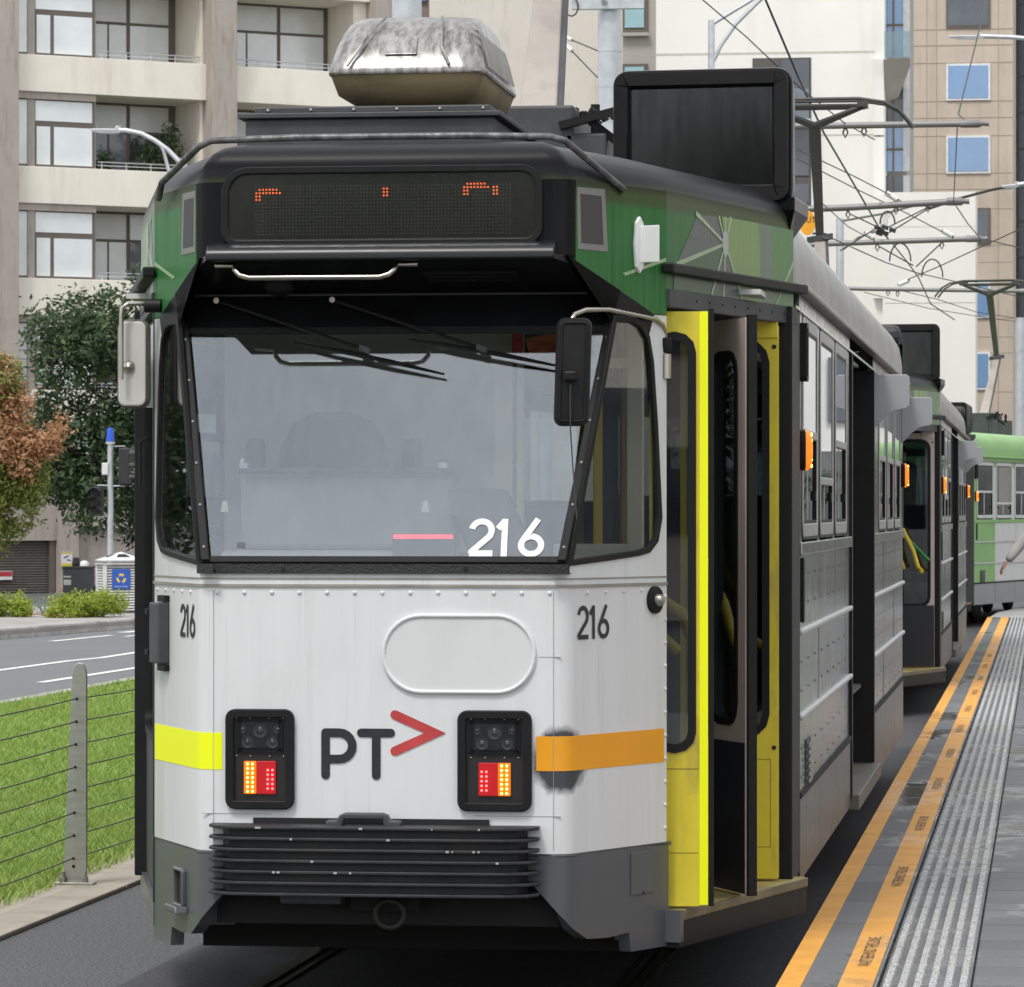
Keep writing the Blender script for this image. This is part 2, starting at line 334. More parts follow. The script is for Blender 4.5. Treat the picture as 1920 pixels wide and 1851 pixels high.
for k in range(6):
    x = 1.8 + k * .052
    for j in range(2): gb.loft([[V(x - .016 + q, .014 + j * .3 + q, z), V(x + .016 - q, .014 + j * .3 + q, z), V(x + .016 - q, .278 + j * .3 - q, z), V(x - .016 + q, .278 + j * .3 - q, z)] for q, z in ((0, PZ - .006), (.0045, PZ + .006))])
bars = gb.build('raised_bars', bar_m, tile, kind='stuff'); tile.location.y = -2.6
for i in range(1, 87):
    t2 = tile.copy(); COL.objects.link(t2); t2.location.y = -2.6 + i * .6; b2 = bars.copy(); COL.objects.link(b2); b2.parent = t2
pv = G().box(0, .886, 0, .288, PZ - .05, PZ - .002).build('paver', bluestone, platform, bevel=.005); first = True
for r in range(70):
    for k in range(2):
        o = pv if first else pv.copy()
        if not first: COL.objects.link(o)
        first = False; o.location = (2.092 + k * .9 - (.28 if r % 2 else 0) * (k > 0), -2.6 + r * .3, random.uniform(-.0015, .0015))
        if k == 0 and r % 2: o.scale.x = .69
for i in range(16):
    o = G().box(2.095, 3.9, 0, 1.79, PZ - .05, PZ - .002).build('paving_bed', bluestone, platform) if i == 0 else pb.copy()
    if i == 0: pb = o
    else: COL.objects.link(o)
    o.location.y = 18.4 + i * 1.8
G().add([(3.84, -18, PZ - .004), (30, -18, PZ - .004), (30, 60, PZ - .004), (3.84, 60, PZ - .004)], [(0, 1, 2, 3)]).build('paved_surface', bluestone, platform, recalc=False)
G().add([(1.44, 49.6, PZ - .008), (3.9, 49.6, PZ - .008), (5.9, 65.6, PZ - .008), (3.2, 61.8, PZ - .008), (1.96, 57.3, PZ - .008), (1.53, 52.9, PZ - .008)], [(0, 1, 2, 3, 4, 5)]).build('paved_surface', M('pale paving', (.34, .34, .33), .7, 0, .15, 3), platform, recalc=False)
for x0, x1 in ((1.424, 1.508), (1.634, 1.752)):
    for i in range(58):
        o = G().box(x0, x1, 0, .8935, PZ - .001, PZ + .0025).build('yellow_line', yellow_line_m, platform) if i == 0 else yl.copy()
        if i == 0: yl = o
        else: COL.objects.link(o)
        o.location.y = -2.6 + i * .9
ink = M('dark lettering', (.05, .045, .035), .7, 0, .25, 30)
fr = plane((1.742, 0, 0), (0, 1, 0), (0, 0, 1), (-1, 0, 0))
for i in range(12):
    y = -2.85 + i * 3.15; lettering('WAIT BEHIND THIS LINE', fr, y, y + 1.0, .022, .07, PZ + .0055, ink, platform)

# ================================================================== cable fence along the lawn
fence = thing('cable_fence', 'stainless cable fence with a tapered flat post beside the lawn', 'fence', (-2.43, 5.56, .02))
gp = G(); prof = [(.036, 0), (.036, 1.03), (.03, 1.06), (.018, 1.083), (0, 1.09), (-.018, 1.083), (-.032, 1.06), (-.037, 1.03), (-.084, 0)]
gp.ext([V(x, -.011, z + .02) for x, z in prof], (0, .022, 0)); post = gp.build('post', steel, fence, bevel=.003)
gb = G().box(-.125, .075, -.045, .045, 0, .018); base = gb.build('base_plate', steel, post, bevel=.003)
bolts = []
for x in (-.082, .032): bolts.append(G().lathe([(.017, .018), (.017, .045), (.008, .047), (.008, .07), (0, .071)], (x, -.025, 0), (0, 0, 1), 8).build('bolt', steel, post, smooth=40))
hole = M('dark recess', (.01, .01, .01), .8, 0)
ZC = [.93 - i * .1135 for i in range(8)]
for z in ZC: G().lathe([(.0075, -.016), (.0075, .016)], (-.012 - (1 - z) * .022, 0, z), (0, 1, 0), 8).build('cable_grommet', hole, post)
G().lathe([(.009, -.013), (.009, .013)], (-.03, 0, .095), (0, 1, 0), 10).build('cable_grommet', hole, post)
for dy in (-3.6, 3.6): c2 = copy_tree(post, fence); c2.location.y = dy
for z in ZC:
    x = -.012 - (1 - z) * .022; G().tube([(x, -3.6 + k * .9, z - .012 * (1 - ((k % 4) / 2 - 1) ** 2)) for k in range(9)], .0035, 5).build('cable', M('dark cable', (.06, .055, .045), .45, .6), fence)
# ================================================================== the tram
def paint_white():
    t = NT('white tram paint'); st = t.noise(t.coord((5, 5, .35)), 3, 7, .75); bl = t.noise(t.coord(), 1.7, 5)
    c = t.mix(t.ramp(st, .3, .75), (.665, .675, .68), (.735, .74, .745)); c = t.mix(t.math('MULTIPLY', t.ramp(bl, .5, .8), .25), c, (.5, .5, .48))
    s2 = t.ramp(t.noise(t.coord((40, 40, .7)), 1.4, 4, .65), .63, .74); c = t.mix(t.math('MULTIPLY', s2, .5), c, (.36, .35, .31)); s3 = t.ramp(t.noise(t.coord((9, 9, .45)), 2.3, 6, .7), .55, .75); c = t.mix(t.math('MULTIPLY', s3, .28), c, (.45, .445, .42))
    sc = t.ramp(t.noise(t.coord((5, 5, 26)), 3.1, 5, .75), .75, .77); c = t.mix(t.math('MULTIPLY', sc, .55), c, (.22, .22, .22))
    # brown-green grime that has washed down the left rear edge of the nose, and a black scuff round the right-hand lamp
    xyz = t.n('ShaderNodeSeparateXYZ', {0: t.n('ShaderNodeTexCoord').outputs['Object']})
    gl = t.math('MULTIPLY', t.ramp(t.math('ADD', xyz.outputs[0], t.math('MULTIPLY', st, .12)), .0, 1, (1, 1, 1, 1), (0, 0, 0, 1)), 1)
    lf = t.n('ShaderNodeMapRange', {0: xyz.outputs[0], 1: -.7, 2: -.98, 3: 0., 4: .55}).outputs[0]
    c = t.mix(t.math('MULTIPLY', lf, t.ramp(st, .3, .62)), c, (.27, .25, .17))
    sp = t.n('ShaderNodeVectorMath', {0: t.n('ShaderNodeTexCoord').outputs['Object'], 1: (.64, 0, 1.0)}, operation='SUBTRACT').outputs[0]
    d = t.n('ShaderNodeVectorMath', {0: t.n('ShaderNodeMapping', {'Vector': sp, 'Scale': (7.2, 4.2, 6.3)}).outputs[0]}, operation='LENGTH').outputs['Value']
    dd = t.math('ADD', d, t.math('MULTIPLY', t.noise(t.coord((1, 1, .6)), 26, 5), .35))
    c = t.mix(t.ramp(dd, .8, 1.25, (.97, .97, .97, 1), (0, 0, 0, 1)), c, (.03, .033, .04))
    t.bsdf(c, t.math('ADD', .28, t.math('MULTIPLY', st, .2))); return t.m
white = paint_white()
skirt_m = M('charcoal fibreglass', (.085, .09, .098), .38, 0, .1, 2.5, dirt=(.11, .10, .08), dirt_amt=.2, coat=.25)
black_gloss = M('black gloss paint', (.009, .0095, .011), .2, 0, .3, 4, dirt=(.02, .019, .018), dirt_amt=.3, dirt_scale=5, spec=.35)
black_matt = M('black rubber', (.0095, .0095, .010), .5, 0, .3, 12, spec=.25)
dark_grey = M('dark grey paint', (.06, .062, .068), .55, 0, .2, 4, dirt=(.02, .02, .02), dirt_amt=.5)
rubber_grey = M('worn rubber bumper', (.026, .027, .030), .5, 0, .3, 9, dirt=(.05, .048, .046), dirt_amt=.4, spec=.35)
black_satin = M('black satin paint', (.006, .0062, .007), .30, 0, .3, 4, spec=.15)
soot = M('sooty roof', (.042, .042, .045), .6, 0, .35, 3, dirt=(.10, .09, .08), dirt_amt=.3)
chrome = M('polished steel', (.45, .42, .37), .28, 1, .08, 4)
yellow = M('door yellow', (.72, .60, .035), .45, 0, .1, 3, dirt=(.38, .30, .07), dirt_amt=.3, dstretch=(3, 3, .8))
fluoro = EM('fluorescent yellow tape', (.80, .86, .0), .12)
tape_y = EM('yellow reflective tape', (.78, .84, .0), .10)
tape_o = M('orange reflective tape', (.86, .36, .01), .35, 0, .06, 3)
cream_i = M('cream interior trim', (.62, .58, .47), .5, 0, .08, 3); tan_i = M('mauve door lining', (.62, .52, .48), .6, 0, .1, 3); navy_i = M('dark blue lining', (.022, .025, .034), .45, 0, .15, 3)
interior = M('interior dark', (.10, .10, .102), .8, 0, .2, 3); wood = M('step tread', (.46, .36, .12), .7, 0, .25, 3, (3, 22, 1), dirt=(.1, .08, .05), dirt_amt=.5)
seat_m = M('seat fabric', (.05, .055, .065), .8, 0, .2, 8); rail_y = M('grab rail yellow', (.62, .45, .03), .4, 0, .1, 4)
ws_glass = GLASS('windscreen glass', (.90, .92, .92), .27, .012, (.90, .95, 1)); side_glass = GLASS('side glass', (.5, .53, .52), .5); corner_glass = GLASS('corner glass', (.88, .9, .88), .18); sign_glass = GLASS('sign glass', (.75, .75, .72), .10, .10); door_glass = GLASS('door glass', (.5, .53, .53), .14)
def alu(name='weathered aluminium', tint=None):
    t = NT(name); st = t.noise(t.coord((4, 4, .3)), 2.2, 7, .75); bl = t.noise(t.coord((.6, .6, .6)), 1.1, 4)
    c = t.mix(t.ramp(st, .32, .66), (.10, .103, .104), (.52, .53, .53)); c = t.mix(t.math('MULTIPLY', t.ramp(bl, .4, .62), .7), c, (.10, .125, .10)); c = t.mix(t.math('MULTIPLY', t.ramp(t.noise(t.coord((2.2, 2.2, 1.1)), 1.3, 6, .7), .56, .66), .6), c, (.045, .048, .05))
    if tint: c = t.mix(.7, c, tint)
    spk = t.ramp(t.noise(t.coord((5, 5, 5)), 3, 4, .7), .76, .79); c = t.mix(t.math('MULTIPLY', spk, .7), c, (.04, .04, .04))
    t.bsdf(c, t.math('ADD', .04, t.math('MULTIPLY', st, .2)), .88, t.noise(t.coord((2.5, 2.5, .4)), 1.6, 5), .35, .03); return t.m
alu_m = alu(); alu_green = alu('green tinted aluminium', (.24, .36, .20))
alu_dirty = M('grimy aluminium', (.25, .24, .225), .34, .55, .3, 1.6, (2, 2, .5), dirt=(.10, .098, .09), dirt_amt=.5, dirt_scale=1.3, dstretch=(1.2, 1.6, .9))
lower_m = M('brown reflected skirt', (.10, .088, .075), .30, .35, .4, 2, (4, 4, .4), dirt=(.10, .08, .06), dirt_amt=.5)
def green_skin():
    t = NT('green livery'); st = t.noise(t.coord((16, 16, .6)), 2.4, 6, .7)
    xyz = t.n('ShaderNodeSeparateXYZ', {0: t.n('ShaderNodeTexCoord').outputs['Object']})
    c = t.mix(t.ramp(st, .3, .7), (.022, .12, .03), (.05, .20, .055))
    up = t.ramp(t.math('ADD', xyz.outputs[2], t.math('MULTIPLY', t.noise(t.coord((2, 2, .2)), 6, 5), .06)), 0, 1)
    mr = t.n('ShaderNodeMapRange', {0: t.math('ADD', xyz.outputs[2], t.math('MULTIPLY', st, .03)), 1: 2.995, 2: 3.02, 3: 0., 4: .85}).outputs[0]
    mr2 = t.n('ShaderNodeMapRange', {0: xyz.outputs[2], 1: 3.03, 2: 3.08, 3: 0., 4: 1.}).outputs[0]
    c = t.mix(mr, c, (.06, .075, .028)); c = t.mix(mr2, c, (.014, .014, .015))
    t.bsdf(c, t.math('ADD', .3, t.math('MULTIPLY', mr2, .12)), 0, spec=.16); return t.m
green = green_skin()
facet = [M('livery ' + n, c, .3, 0, .14, 2.4, (14, 14, .6), coat=.15) for n, c in (('sage', (.12, .17, .125)), ('leaf', (.17, .30, .075)), ('mid green', (.055, .21, .04)), ('deep green', (.02, .09, .025)), ('slate', (.075, .095, .09)), ('pale', (.34, .45, .26)), ('grey disc', (.42, .42, .43)))]

AX, BX, CX, BY, CY = .66, .96, 1.335, .6, 2.06
def corner_arc(r=.09, n=5):
    """plan points from the front face round the right front corner"""
    a = Vector((1, 0)); b = Vector((.4472, .8944)); tl = r * math.tan(R(63.43) / 2); c = Vector((AX - tl, r)); out = []
    for i in range(n + 1):
        th = -math.pi / 2 + R(63.43) * i / n; out.append((c.x + r * math.cos(th), c.y + r * math.sin(th)))
    return out
ARC = corner_arc(); NOSE = [(-x, y) for x, y in reversed(ARC)] + ARC
NOSE_FULL = [(-BX, BY)] + NOSE + [(BX, BY)]
FRONT = plane((0, 0, 0), (1, 0, 0), (0, -1, 0)); CR = plane((AX, 0, 0), (.4472, .8944, 0), (.8944, -.4472, 0)); CL = mirrored(CR)
DR = plane((BX, BY, 0), (.375, 1.46, 0), (1.46, -.375, 0)); DL = mirrored(DR); SR = plane((CX, 0, 0), (0, 1, 0), (1, 0, 0)); SL = mirrored(SR)
CLEN = .671; DLEN = 1.5074
_wv = Vector((0, .308, .87)).normalized(); WS = plane((0, .017, 1.70), (1, 0, 0), (0, -_wv.z, _wv.y), _wv); WSL = .916
def c_(s): return s * CLEN
def make_tram():
    T = thing('tram', 'tram', 'tram')
    B = lambda g, n, m, p=T, **k: g.build(n, m, p, **k)
    # ---- white nose: sheet round the front with moulding and rivets
    body = B(G().wall([(-BX, BY)] + NOSE + [(BX, BY)], .66, 1.665, .02), 'nose_panel', white, smooth=25)
    B(G().wall(offs(NOSE_FULL, -.006), 1.612, 1.622, .008), 'moulding', M('moulding', (.30, .28, .25), .5, .2, .2, 9), body)
    B(G().wall(offs(NOSE_FULL, -.003), 1.640, 1.645, .008), 'moulding', M('moulding', (.3, .28, .25), .5), body)
    g = G(); riv = [FRONT(-.6 + i * .1, 1.592, 0) for i in range(13)]
    for s in range(5): riv += [CR(c_(.2 + s * .18), 1.592 + .001 * s, 0), CL(c_(.2 + s * .18), 1.592, 0)]
    nrm = [V(0, -1, 0)] * 13 + [V(.894, -.447, 0), V(-.894, -.447, 0)] * 5
    for z in [.72 + k * .085 for k in range(11)]: riv.append(CR(c_(.985), z, 0)); nrm.append(V(.894, -.447, 0))
    for p, n in zip(riv, nrm): g.lathe([(.0085, 0), (.0075, .0035), (.004, .006), (0, .0065)], p, n, 8)
    B(g, 'rivets', white, body, smooth=60, kind='stuff')
    # panel seams on the front
    g = G()
    for x0, x1, z in ((-.655, -.40, .80), (.33, .64, .80)): g.box(x0, x1, -.0012, .004, z, z + .002)
    for x in (-.613, .613): g.box(x, x + .0018, -.0012, .004, .68, 1.60)
    g.box(.56, .64, -.0012, .004, 1.365, 1.367); B(g, 'panel_seam', M('seam', (.33, .33, .33), .6), body)
    # oval number plate on the nose, faded
    ov = rrect(-.003, .553, 1.232, 1.519, .142, 9)
    B(G().slab(ov, -.004, .006, FRONT), 'oval_plate', M('plate white', (.66, .675, .67), .4, 0, .06, 3, dirt=(.58, .59, .58), dirt_amt=.3), body)
    g = G(); rim = [FRONT(u, v, .005) for u, v in ov]; g.loft([[p + FRONT(0, 0, q[1]) + (Vector(FRONT(*inset(ov, q[0])[i], 0)) - Vector(FRONT(*ov[i], 0))) for i, p in enumerate(rim)] for q in ((0, 0), (.002, .006), (.008, .009), (.014, .006), (.016, 0))], True, False); B(g, 'plate_rim', white, body, smooth=60)
    # lettering on the nose
    navy = M('logo black', (.022, .024, .028), .4, 0, .2, 20); red = M('logo red', (.50, .055, .055), .4, 0, .15, 12)
    def strokes(name, segs, w, m, fr=FRONT, n=.0035):
        g = G()
        for k, pts in enumerate(segs):
            L_, R_ = offs(pts, w / 2), offs(pts, -w / 2); a = Vector(pts[-1]) - Vector(pts[-2]); b = Vector(pts[0]) - Vector(pts[1]); cap = []
            for e, d in ((pts[-1], a), (pts[0], b)):
                th = math.atan2(d.y, d.x); cap.append([(e[0] + w / 2 * math.cos(th + math.pi / 2 - math.pi * i / 8), e[1] + w / 2 * math.sin(th + math.pi / 2 - math.pi * i / 8)) for i in range(1, 8)])
            poly = L_ + cap[0] + R_[::-1] + cap[1]; nn = n + k * .0007
            # quads along the stroke and fans at the ends
            nL = len(L_); g.add([fr(u, v, nn) for u, v in L_ + R_], [(i, i + 1, nL + i + 1, nL + i) for i in range(nL - 1)])
            g.add([fr(u, v, nn) for u, v in [L_[-1]] + cap[0] + [R_[-1]]], [tuple(range(9))]); g.add([fr(u, v, nn) for u, v in [R_[0]] + cap[1] + [L_[0]]], [tuple(range(9))])
        return B(g, name, m, body, recalc=False)
    arc = lambda cx, cz, r, a0, a1, n=10: [(cx + r * math.cos(R(a0 + (a1 - a0) * i / n)), cz + r * math.sin(R(a0 + (a1 - a0) * i / n))) for i in range(n + 1)]
    strokes('letter', [[(-.205, .942), (-.205, 1.093)], [(-.204, 1.093), (-.155, 1.093)] + arc(-.155, 1.046, .047, 90, -90)[1:] + [(-.204, .999)]], .031, navy)
    strokes('letter', [[(-.076, 1.093), (.03, 1.093)], [(-.022, 1.085), (-.022, .942)]], .031, navy)
    strokes('arrow_mark', [[(.046, 1.158), (.19, 1.094), (.046, 1.029)]], .033, red)
    ink = M('number black', (.02, .021, .023), .45, 0, .2, 20)
    for fr in (CR, CL):
        d = 1 if fr is CR else -1
        u = [(.036, .085), (.093, .105), (.118, .172)]
        for ch, (u0, u1) in zip('216', ((.07, .138), (.146, .188), (.204, .274))):
            if fr is CL: u0, u1 = .345 - u0, .345 - u1
            digit(ch, fr, u0, u1, 1.426, 1.546, .003, .0165, ink, body)
    # tapes
    g = G(); pl = [p for p in NOSE_FULL if p[0] < 0]; pl[0] = (-.955, .59); pl = pl[:-1] + [pl[-1], (-.58, 0)]
    B(G().wall(offs(pl, -.0015), .958, 1.09, .001), 'reflective_tape', tape_y, body, smooth=30)
    pr = [(.552, 0)] + ARC + [(.951, .582)]; B(G().wall(offs(pr, -.0015), .962, 1.085, .001), 'reflective_tape', tape_o, body, smooth=30)
    # hinge-mounted dark plate on the left corner, round lamp on the right corner
    q = B(G().slab([(c_(.66), 1.32), (c_(.86), 1.32), (c_(.86), 1.545), (c_(.66), 1.545)], .0, .045, CL), 'hinged_cover', dark_grey, body, bevel=.006)
    q2 = G(); 
    for z in (1.305, 1.56): q2.slab([(c_(.66), z - .012), (c_(.82), z - .012), (c_(.82), z + .012), (c_(.66), z + .012)], 0, .02, CL)
    B(q2, 'hinge_flange', black_matt, q, kind='stuff'); q2 = G()
    for z in (1.36, 1.51): q2.slab([(c_(.86), z - .01), (c_(.93), z - .01), (c_(.93), z + .01), (c_(.86), z + .01)], .01, .05, CL)
    B(q2, 'hinge', black_matt, q, kind='stuff')
    g = G(); cn = CR(c_(.868), 1.558, 0); nn = V(.894, -.447, 0); g.lathe([(.05, 0), (.05, .012), (.044, .016), (0, .016)], cn, nn, 24); lamp = B(g, 'round_socket', black_matt, body, smooth=40)
    B(G().lathe([(.022, .016), (.022, .03), (.016, .04), (.007, .043), (0, .043)], cn, nn, 16), 'lock_boss', steel, lamp, smooth=40)
    # ---- head lamp units
    led_a, led_r = EM('amber led', (1, .62, .12), 4), EM('red led', (1, .10, .10), 3)
    amber = EM('amber lens', (.85, .20, .005), .16); redl = EM('red lens', (.50, .006, .010), .10); red2 = EM('red lens dim', (.55, .01, .012), .12)
    clear = GLASS('lamp lens', (.55, .55, .55), .12); house = M('lamp housing', (.02, .018, .018), .35, 0, .2, 8)
    for s in (-1, 1):
        x0, x1 = (-.566, -.317) if s < 0 else (.272, .537); xm = (x0 + x1) / 2
        h = B(G().ring(rrect(x0, x1, .818, 1.176, .035), .031, -.002, .022, FRONT, .026), 'headlight', black_matt, smooth=30, bevel=.004)
        B(G().slab(rrect(x0 + .028, x1 - .028, .845, 1.15, .006), -.001, .004, FRONT), 'lamp_back_plate', house, h)
        B(G().ring(rrect(x0 + .04, x1 - .04, 1.018, 1.143, .004), .019, .004, .011, FRONT), 'lamp_bezel', black_gloss, h)
        for k, (dx, z, r) in enumerate(((0, 1.098, .027), (-.045, 1.058, .023), (.045, 1.058, .023), (-.062, 1.105, .014), (.062, 1.105, .014))):
            cen = FRONT(xm + dx, z, .004); B(G().lathe([(r, 0), (r * .9, .006), (r * .6, .003), (r * .45, .008), (0, .01)], cen, (0, -1, 0), 16), 'lamp_bulb', M('lamp reflector', (.5, .5, .51), .3, .8, .2, 30), h, smooth=50)
        B(G().slab(rrect(x0 + .058, x1 - .058, 1.036, 1.128, .005), .0135, .0145, FRONT), 'lens', clear, h)
        g = G()
        for dx in (-.085, -.035, .035, .085):
            for z in (1.145, 1.008): g.lathe([(.0045, 0), (.003, .003), (0, .0035)], FRONT(xm + dx, z, .011 if z > 1.1 else .005), (0, -1, 0), 6)
        B(g, 'screws', chrome, h, kind='stuff')
        # lower lamp cluster
        xa = xm - .058 if s < 0 else xm + .012; xr = xm - .012 if s < 0 else xm - .058
        B(G().slab(rrect(xa, xa + .046, .872, .99, .004), .003, .015, FRONT), 'indicator_lens', amber, h, bevel=.002)
        B(G().slab(rrect(xr, xr + .07, .872, .99, .004), .003, .013, FRONT), 'tail_lens', redl, h, bevel=.002)
        ga, gr = G(), G()
        for i in range(7):
            for j in range(2): ga.lathe([(.0048, 0), (.003, .003), (0, .0035)], FRONT(xa + .014 + j * .018, .882 + i * .0163, .0155), (0, -1, 0), 8)
        for i in range(5):
            for j in range(2): gr.lathe([(.0046, 0), (.003, .003), (0, .0035)], FRONT((xr + .041 if s < 0 else xr + .012) + j * .017, .892 + i * .0165, .0135), (0, -1, 0), 8)
        B(ga, 'indicator_leds', led_a, h, kind='stuff'); B(gr, 'tail_leds', led_r, h, kind='stuff')
    # ---- ribbed rubber bumper
    def bump_poly(w, d): return [(-w, .0), (-w, -d + .10), (-w + .03, -d + .045), (-w + .11, -d + .01), (-.3, -d), (.3, -d), (w - .11, -d + .01), (w - .03, -d + .045), (w, -d + .10), (w, .0)]
    bm = B(G().prism(bump_poly(.548, .115), .524, .758), 'bumper', rubber_grey, smooth=35); bm.location.x = -.026
    for k in range(7):
        z = .762 - k * .0392; B(G().prism([(x * 1.0, y) for x, y in bump_poly(.592, .152)], z - .006, z + .006), 'bumper_fin', rubber_grey, bm, bevel=.0035)
    g = G()
    for k in range(18):
        z = .762 - random.choice([0, 0, 1, 2, 3, 4]) * .0392; x = random.uniform(-.42, .47); w = random.uniform(.002, .014); yy = -.1535 if abs(x) < .3 else -.1535 + (abs(x) - .3) * .055
        g.box(x, x + w, yy - .0005, yy + .004, z - .003, z + .004)
    B(g, 'paint_chips', M('chipped edge', (.42, .42, .41), .6), bm, kind='stuff')
    B(G().box(-.44, .41, -.012, .0, .757, .788), 'bumper_slot', hole, bm)
    g = G(); g.ext([V(x, -.035, z) for x, z in ((-.165, .762), (-.165, .785), (-.125, .787), (-.115, .805), (-.098, .812), (.038, .812), (.055, .805), (.065, .787), (.105, .785), (.105, .762), (.045, .762), (.04, .790), (-.10, .790), (-.105, .762))], (0, -.05, 0)); B(g, 'coupler_handle', dark_grey, bm, bevel=.006)
    # ---- charcoal skirts at the two front corners
    for s, fr in ((1, CR), (-1, CL)):
        sk = B(G().wall([(x * s, y) for x, y in ([(.50, 0)] + ARC + [(.975, .63)])][::s], .655, .668, .03), 'skirt', skirt_m, smooth=30)
        g = G(); rows = [(.5, .0)] + [(x, y) for x, y in ARC] + [(.966, .612)]
        # outer sheet with the lower edge cut as in life: high in the middle, low at the heel
        low = []; 
        for x, y in rows: low.append(.655 if x < .52 else None)
        pts = [(.50, 0.), (.56, .0)] + ARC[1:] + [(.72, .12), (.78, .24), (.815, .31), (.845, .37), (.852, .384), (.966, .612)]
        zl = {0: .60, 1: .56}; zb = []
        for i, (x, y) in enumerate(pts):
            ss = math.hypot(x - AX, y) / CLEN if y > .03 else None
            if ss is None or x < AX - .01: zb.append(.60 - max(0, x - .50) * 1.1)
            elif x < .735: zb.append(.43 - (x - .65) * 1.05)
            elif x < .85: zb.append(.345 + (x - .735) * .1)
            else: zb.append(.285)
        o1 = [(x * s, y, .66) for x, y in pts]; o0 = [(p[0] * s, p[1], z) for p, z in zip(pts, zb)]; ii = offs(pts, .05); i1 = [(x * s, y, .66) for x, y in ii]; i0 = [(p[0] * s, p[1], z) for p, z in zip(ii, zb)]
        g.loft([o0, o1, i1, i0, o0], False, False); B(g, 'corner_skirt', skirt_m, sk, smooth=35)
        B(G().slab([(c_(.63), .488), (c_(.86), .49), (c_(.86), .644), (c_(.63), .642)], .0, .005, fr), 'hatch', skirt_m, sk, bevel=.002) if s > 0 else None
        if s > 0: B(G().slab([(c_(.735), .489), (c_(.765), .489), (c_(.75), .503)], .005, .006, fr), 'latch', hole, sk)
        if s < 0:
            st = rrect(c_(.30), c_(.50), .44, .585, .018); B(G().ring(st, .014, -.002, .018, fr), 'foothold_rim', skirt_m, sk, smooth=40, bevel=.005); B(G().slab(inset(st, .013), -.001, .0015, fr), 'foothold', hole, sk)
            B(G().slab([(c_(.25), .425), (c_(.52), .425), (c_(.50), .45), (c_(.27), .45)], 0, .05, fr), 'foothold_sill', skirt_m, sk, bevel=.006)
    # under the nose: dark beams, towing eye, lamps
    und = M('underframe', (.014, .012, .011), .85, 0, .3, 4)
    uf = B(G().box(-.62, .62, .10, .9, .40, .655).box(-.9, .9, 1.0, 2.6, .45, .7), 'underframe', und, kind='stuff')
    B(G().box(-.36, -.14, -.06, .05, .485, .53), 'underframe_box', dark_grey, uf, bevel=.008)
    B(G().box(-.12, .13, .02, .2, .455, .525), 'coupler_block', und, uf, bevel=.006)
    B(G().tube([(.03 + .052 * math.cos(a * math.pi / 10), -.02, .45 + .048 * math.sin(a * math.pi / 10)) for a in range(21)], .011, 8), 'towing_eye', M('towing steel', (.035, .033, .03), .6, .5), uf, smooth=60)
    # lifeguard board and bogie
    B(G().box(-.80, .8, .72, .76, .25, .42), 'lifeguard', und, uf)
    for cy in (4.0, 12.6):
        bg_ = B(G().box(-.95, .95, cy - 1.15, cy + 1.15, .30, .5), 'bogie', und)
        for x in (-.7475, .7475):
            for dy in (-.8, .8): B(G().lathe([(.30, -.05), (.33, -.03), (.33, .045), (.31, .06), (.1, .06)], (x, cy + dy, .335), (1, 0, 0), 20), 'wheel', M('wheel steel', (.05, .045, .04), .6, .6), bg_, smooth=40)
    # ---- windscreen, header and pillars
    hw = lambda v: .66 + (.802 - .66) * v / WSL
    ws = B(G().slab([(-hw(.02) + .03, .02), (hw(.02) - .03, .02), (hw(.9) - .02, .90), (-hw(.9) + .02, .90)], -.004, .0, WS), 'windscreen', ws_glass)
    gk = G(); outl = [(-hw(0), -.005), (hw(0), -.005), (hw(.905), .905), (-hw(.905), .905)]; gk.ring(outl, .026, -.012, .012, WS); B(gk, 'windscreen_gasket', black_matt, ws, bevel=.004)
    B(G().wall(offs([(-.655, .01)] + NOSE[1:-1] + [(.655, .01)], -.012), 1.66, 1.695, .05), 'windscreen_ledge', M('ledge black', (.02, .02, .021), .55, 0, .3, 40, bump=.6, bscale=130), ws, smooth=30)
    for x in (-.36, .30): B(G().lathe([(.01, 0), (.004, .012), (0, .02)], (x, -.013, 1.682), (0, -1, .4), 8), 'ledge_screw', dark_grey, ws)
    hd = B(G().slab([(-hw(.905), .907), (hw(.905), .907), (hw(1.05), 1.05), (-hw(1.05), 1.05)], -.02, .004, WS), 'header_panel', black_satin)
    B(G().tube([WS(-hw(1.03), 1.03, .008), WS(hw(1.03), 1.03, .008)], .005, 6), 'header_trim', M('trim edge', (.06, .06, .065), .3, .3), hd)
    for s in (-1, 1):
        B(G().slab([(s * (hw(0) - .002), 0), (s * (hw(0) - .034), 0), (s * (hw(.915) - .034), .915), (s * (hw(.915) - .002), .915)], .012, .024, WS), 'pillar', black_matt, ws, bevel=.004)
        g = G()
        for k in range(6): v = .05 + k * .16; g.lathe([(.0055, 0), (.0055, .002), (.003, .003), (0, .003)], WS(s * (hw(v) - .018), v, .024), WS(0, 0, 1) - WS(0, 0, 0), 8)
        B(g, 'pillar_screws', M('dull screw', (.22, .21, .2), .5, .6), ws, kind='stuff')
    # 216 inside the screen
    for ch, u0, u1 in (('2', .308, .392), ('1', .404, .45), ('6', .486, .572)): digit(ch, WS, u0, u1, .022, .163, .0035, .0225, M('white vinyl', (.82, .82, .81), .6, 0, .1, 40), ws)
    B(G().slab(rrect(-.535, -.505, .055, .075, .002), .001, .002, WS), 'maker_stamp', M('etched mark', (.10, .10, .11), .6), ws)
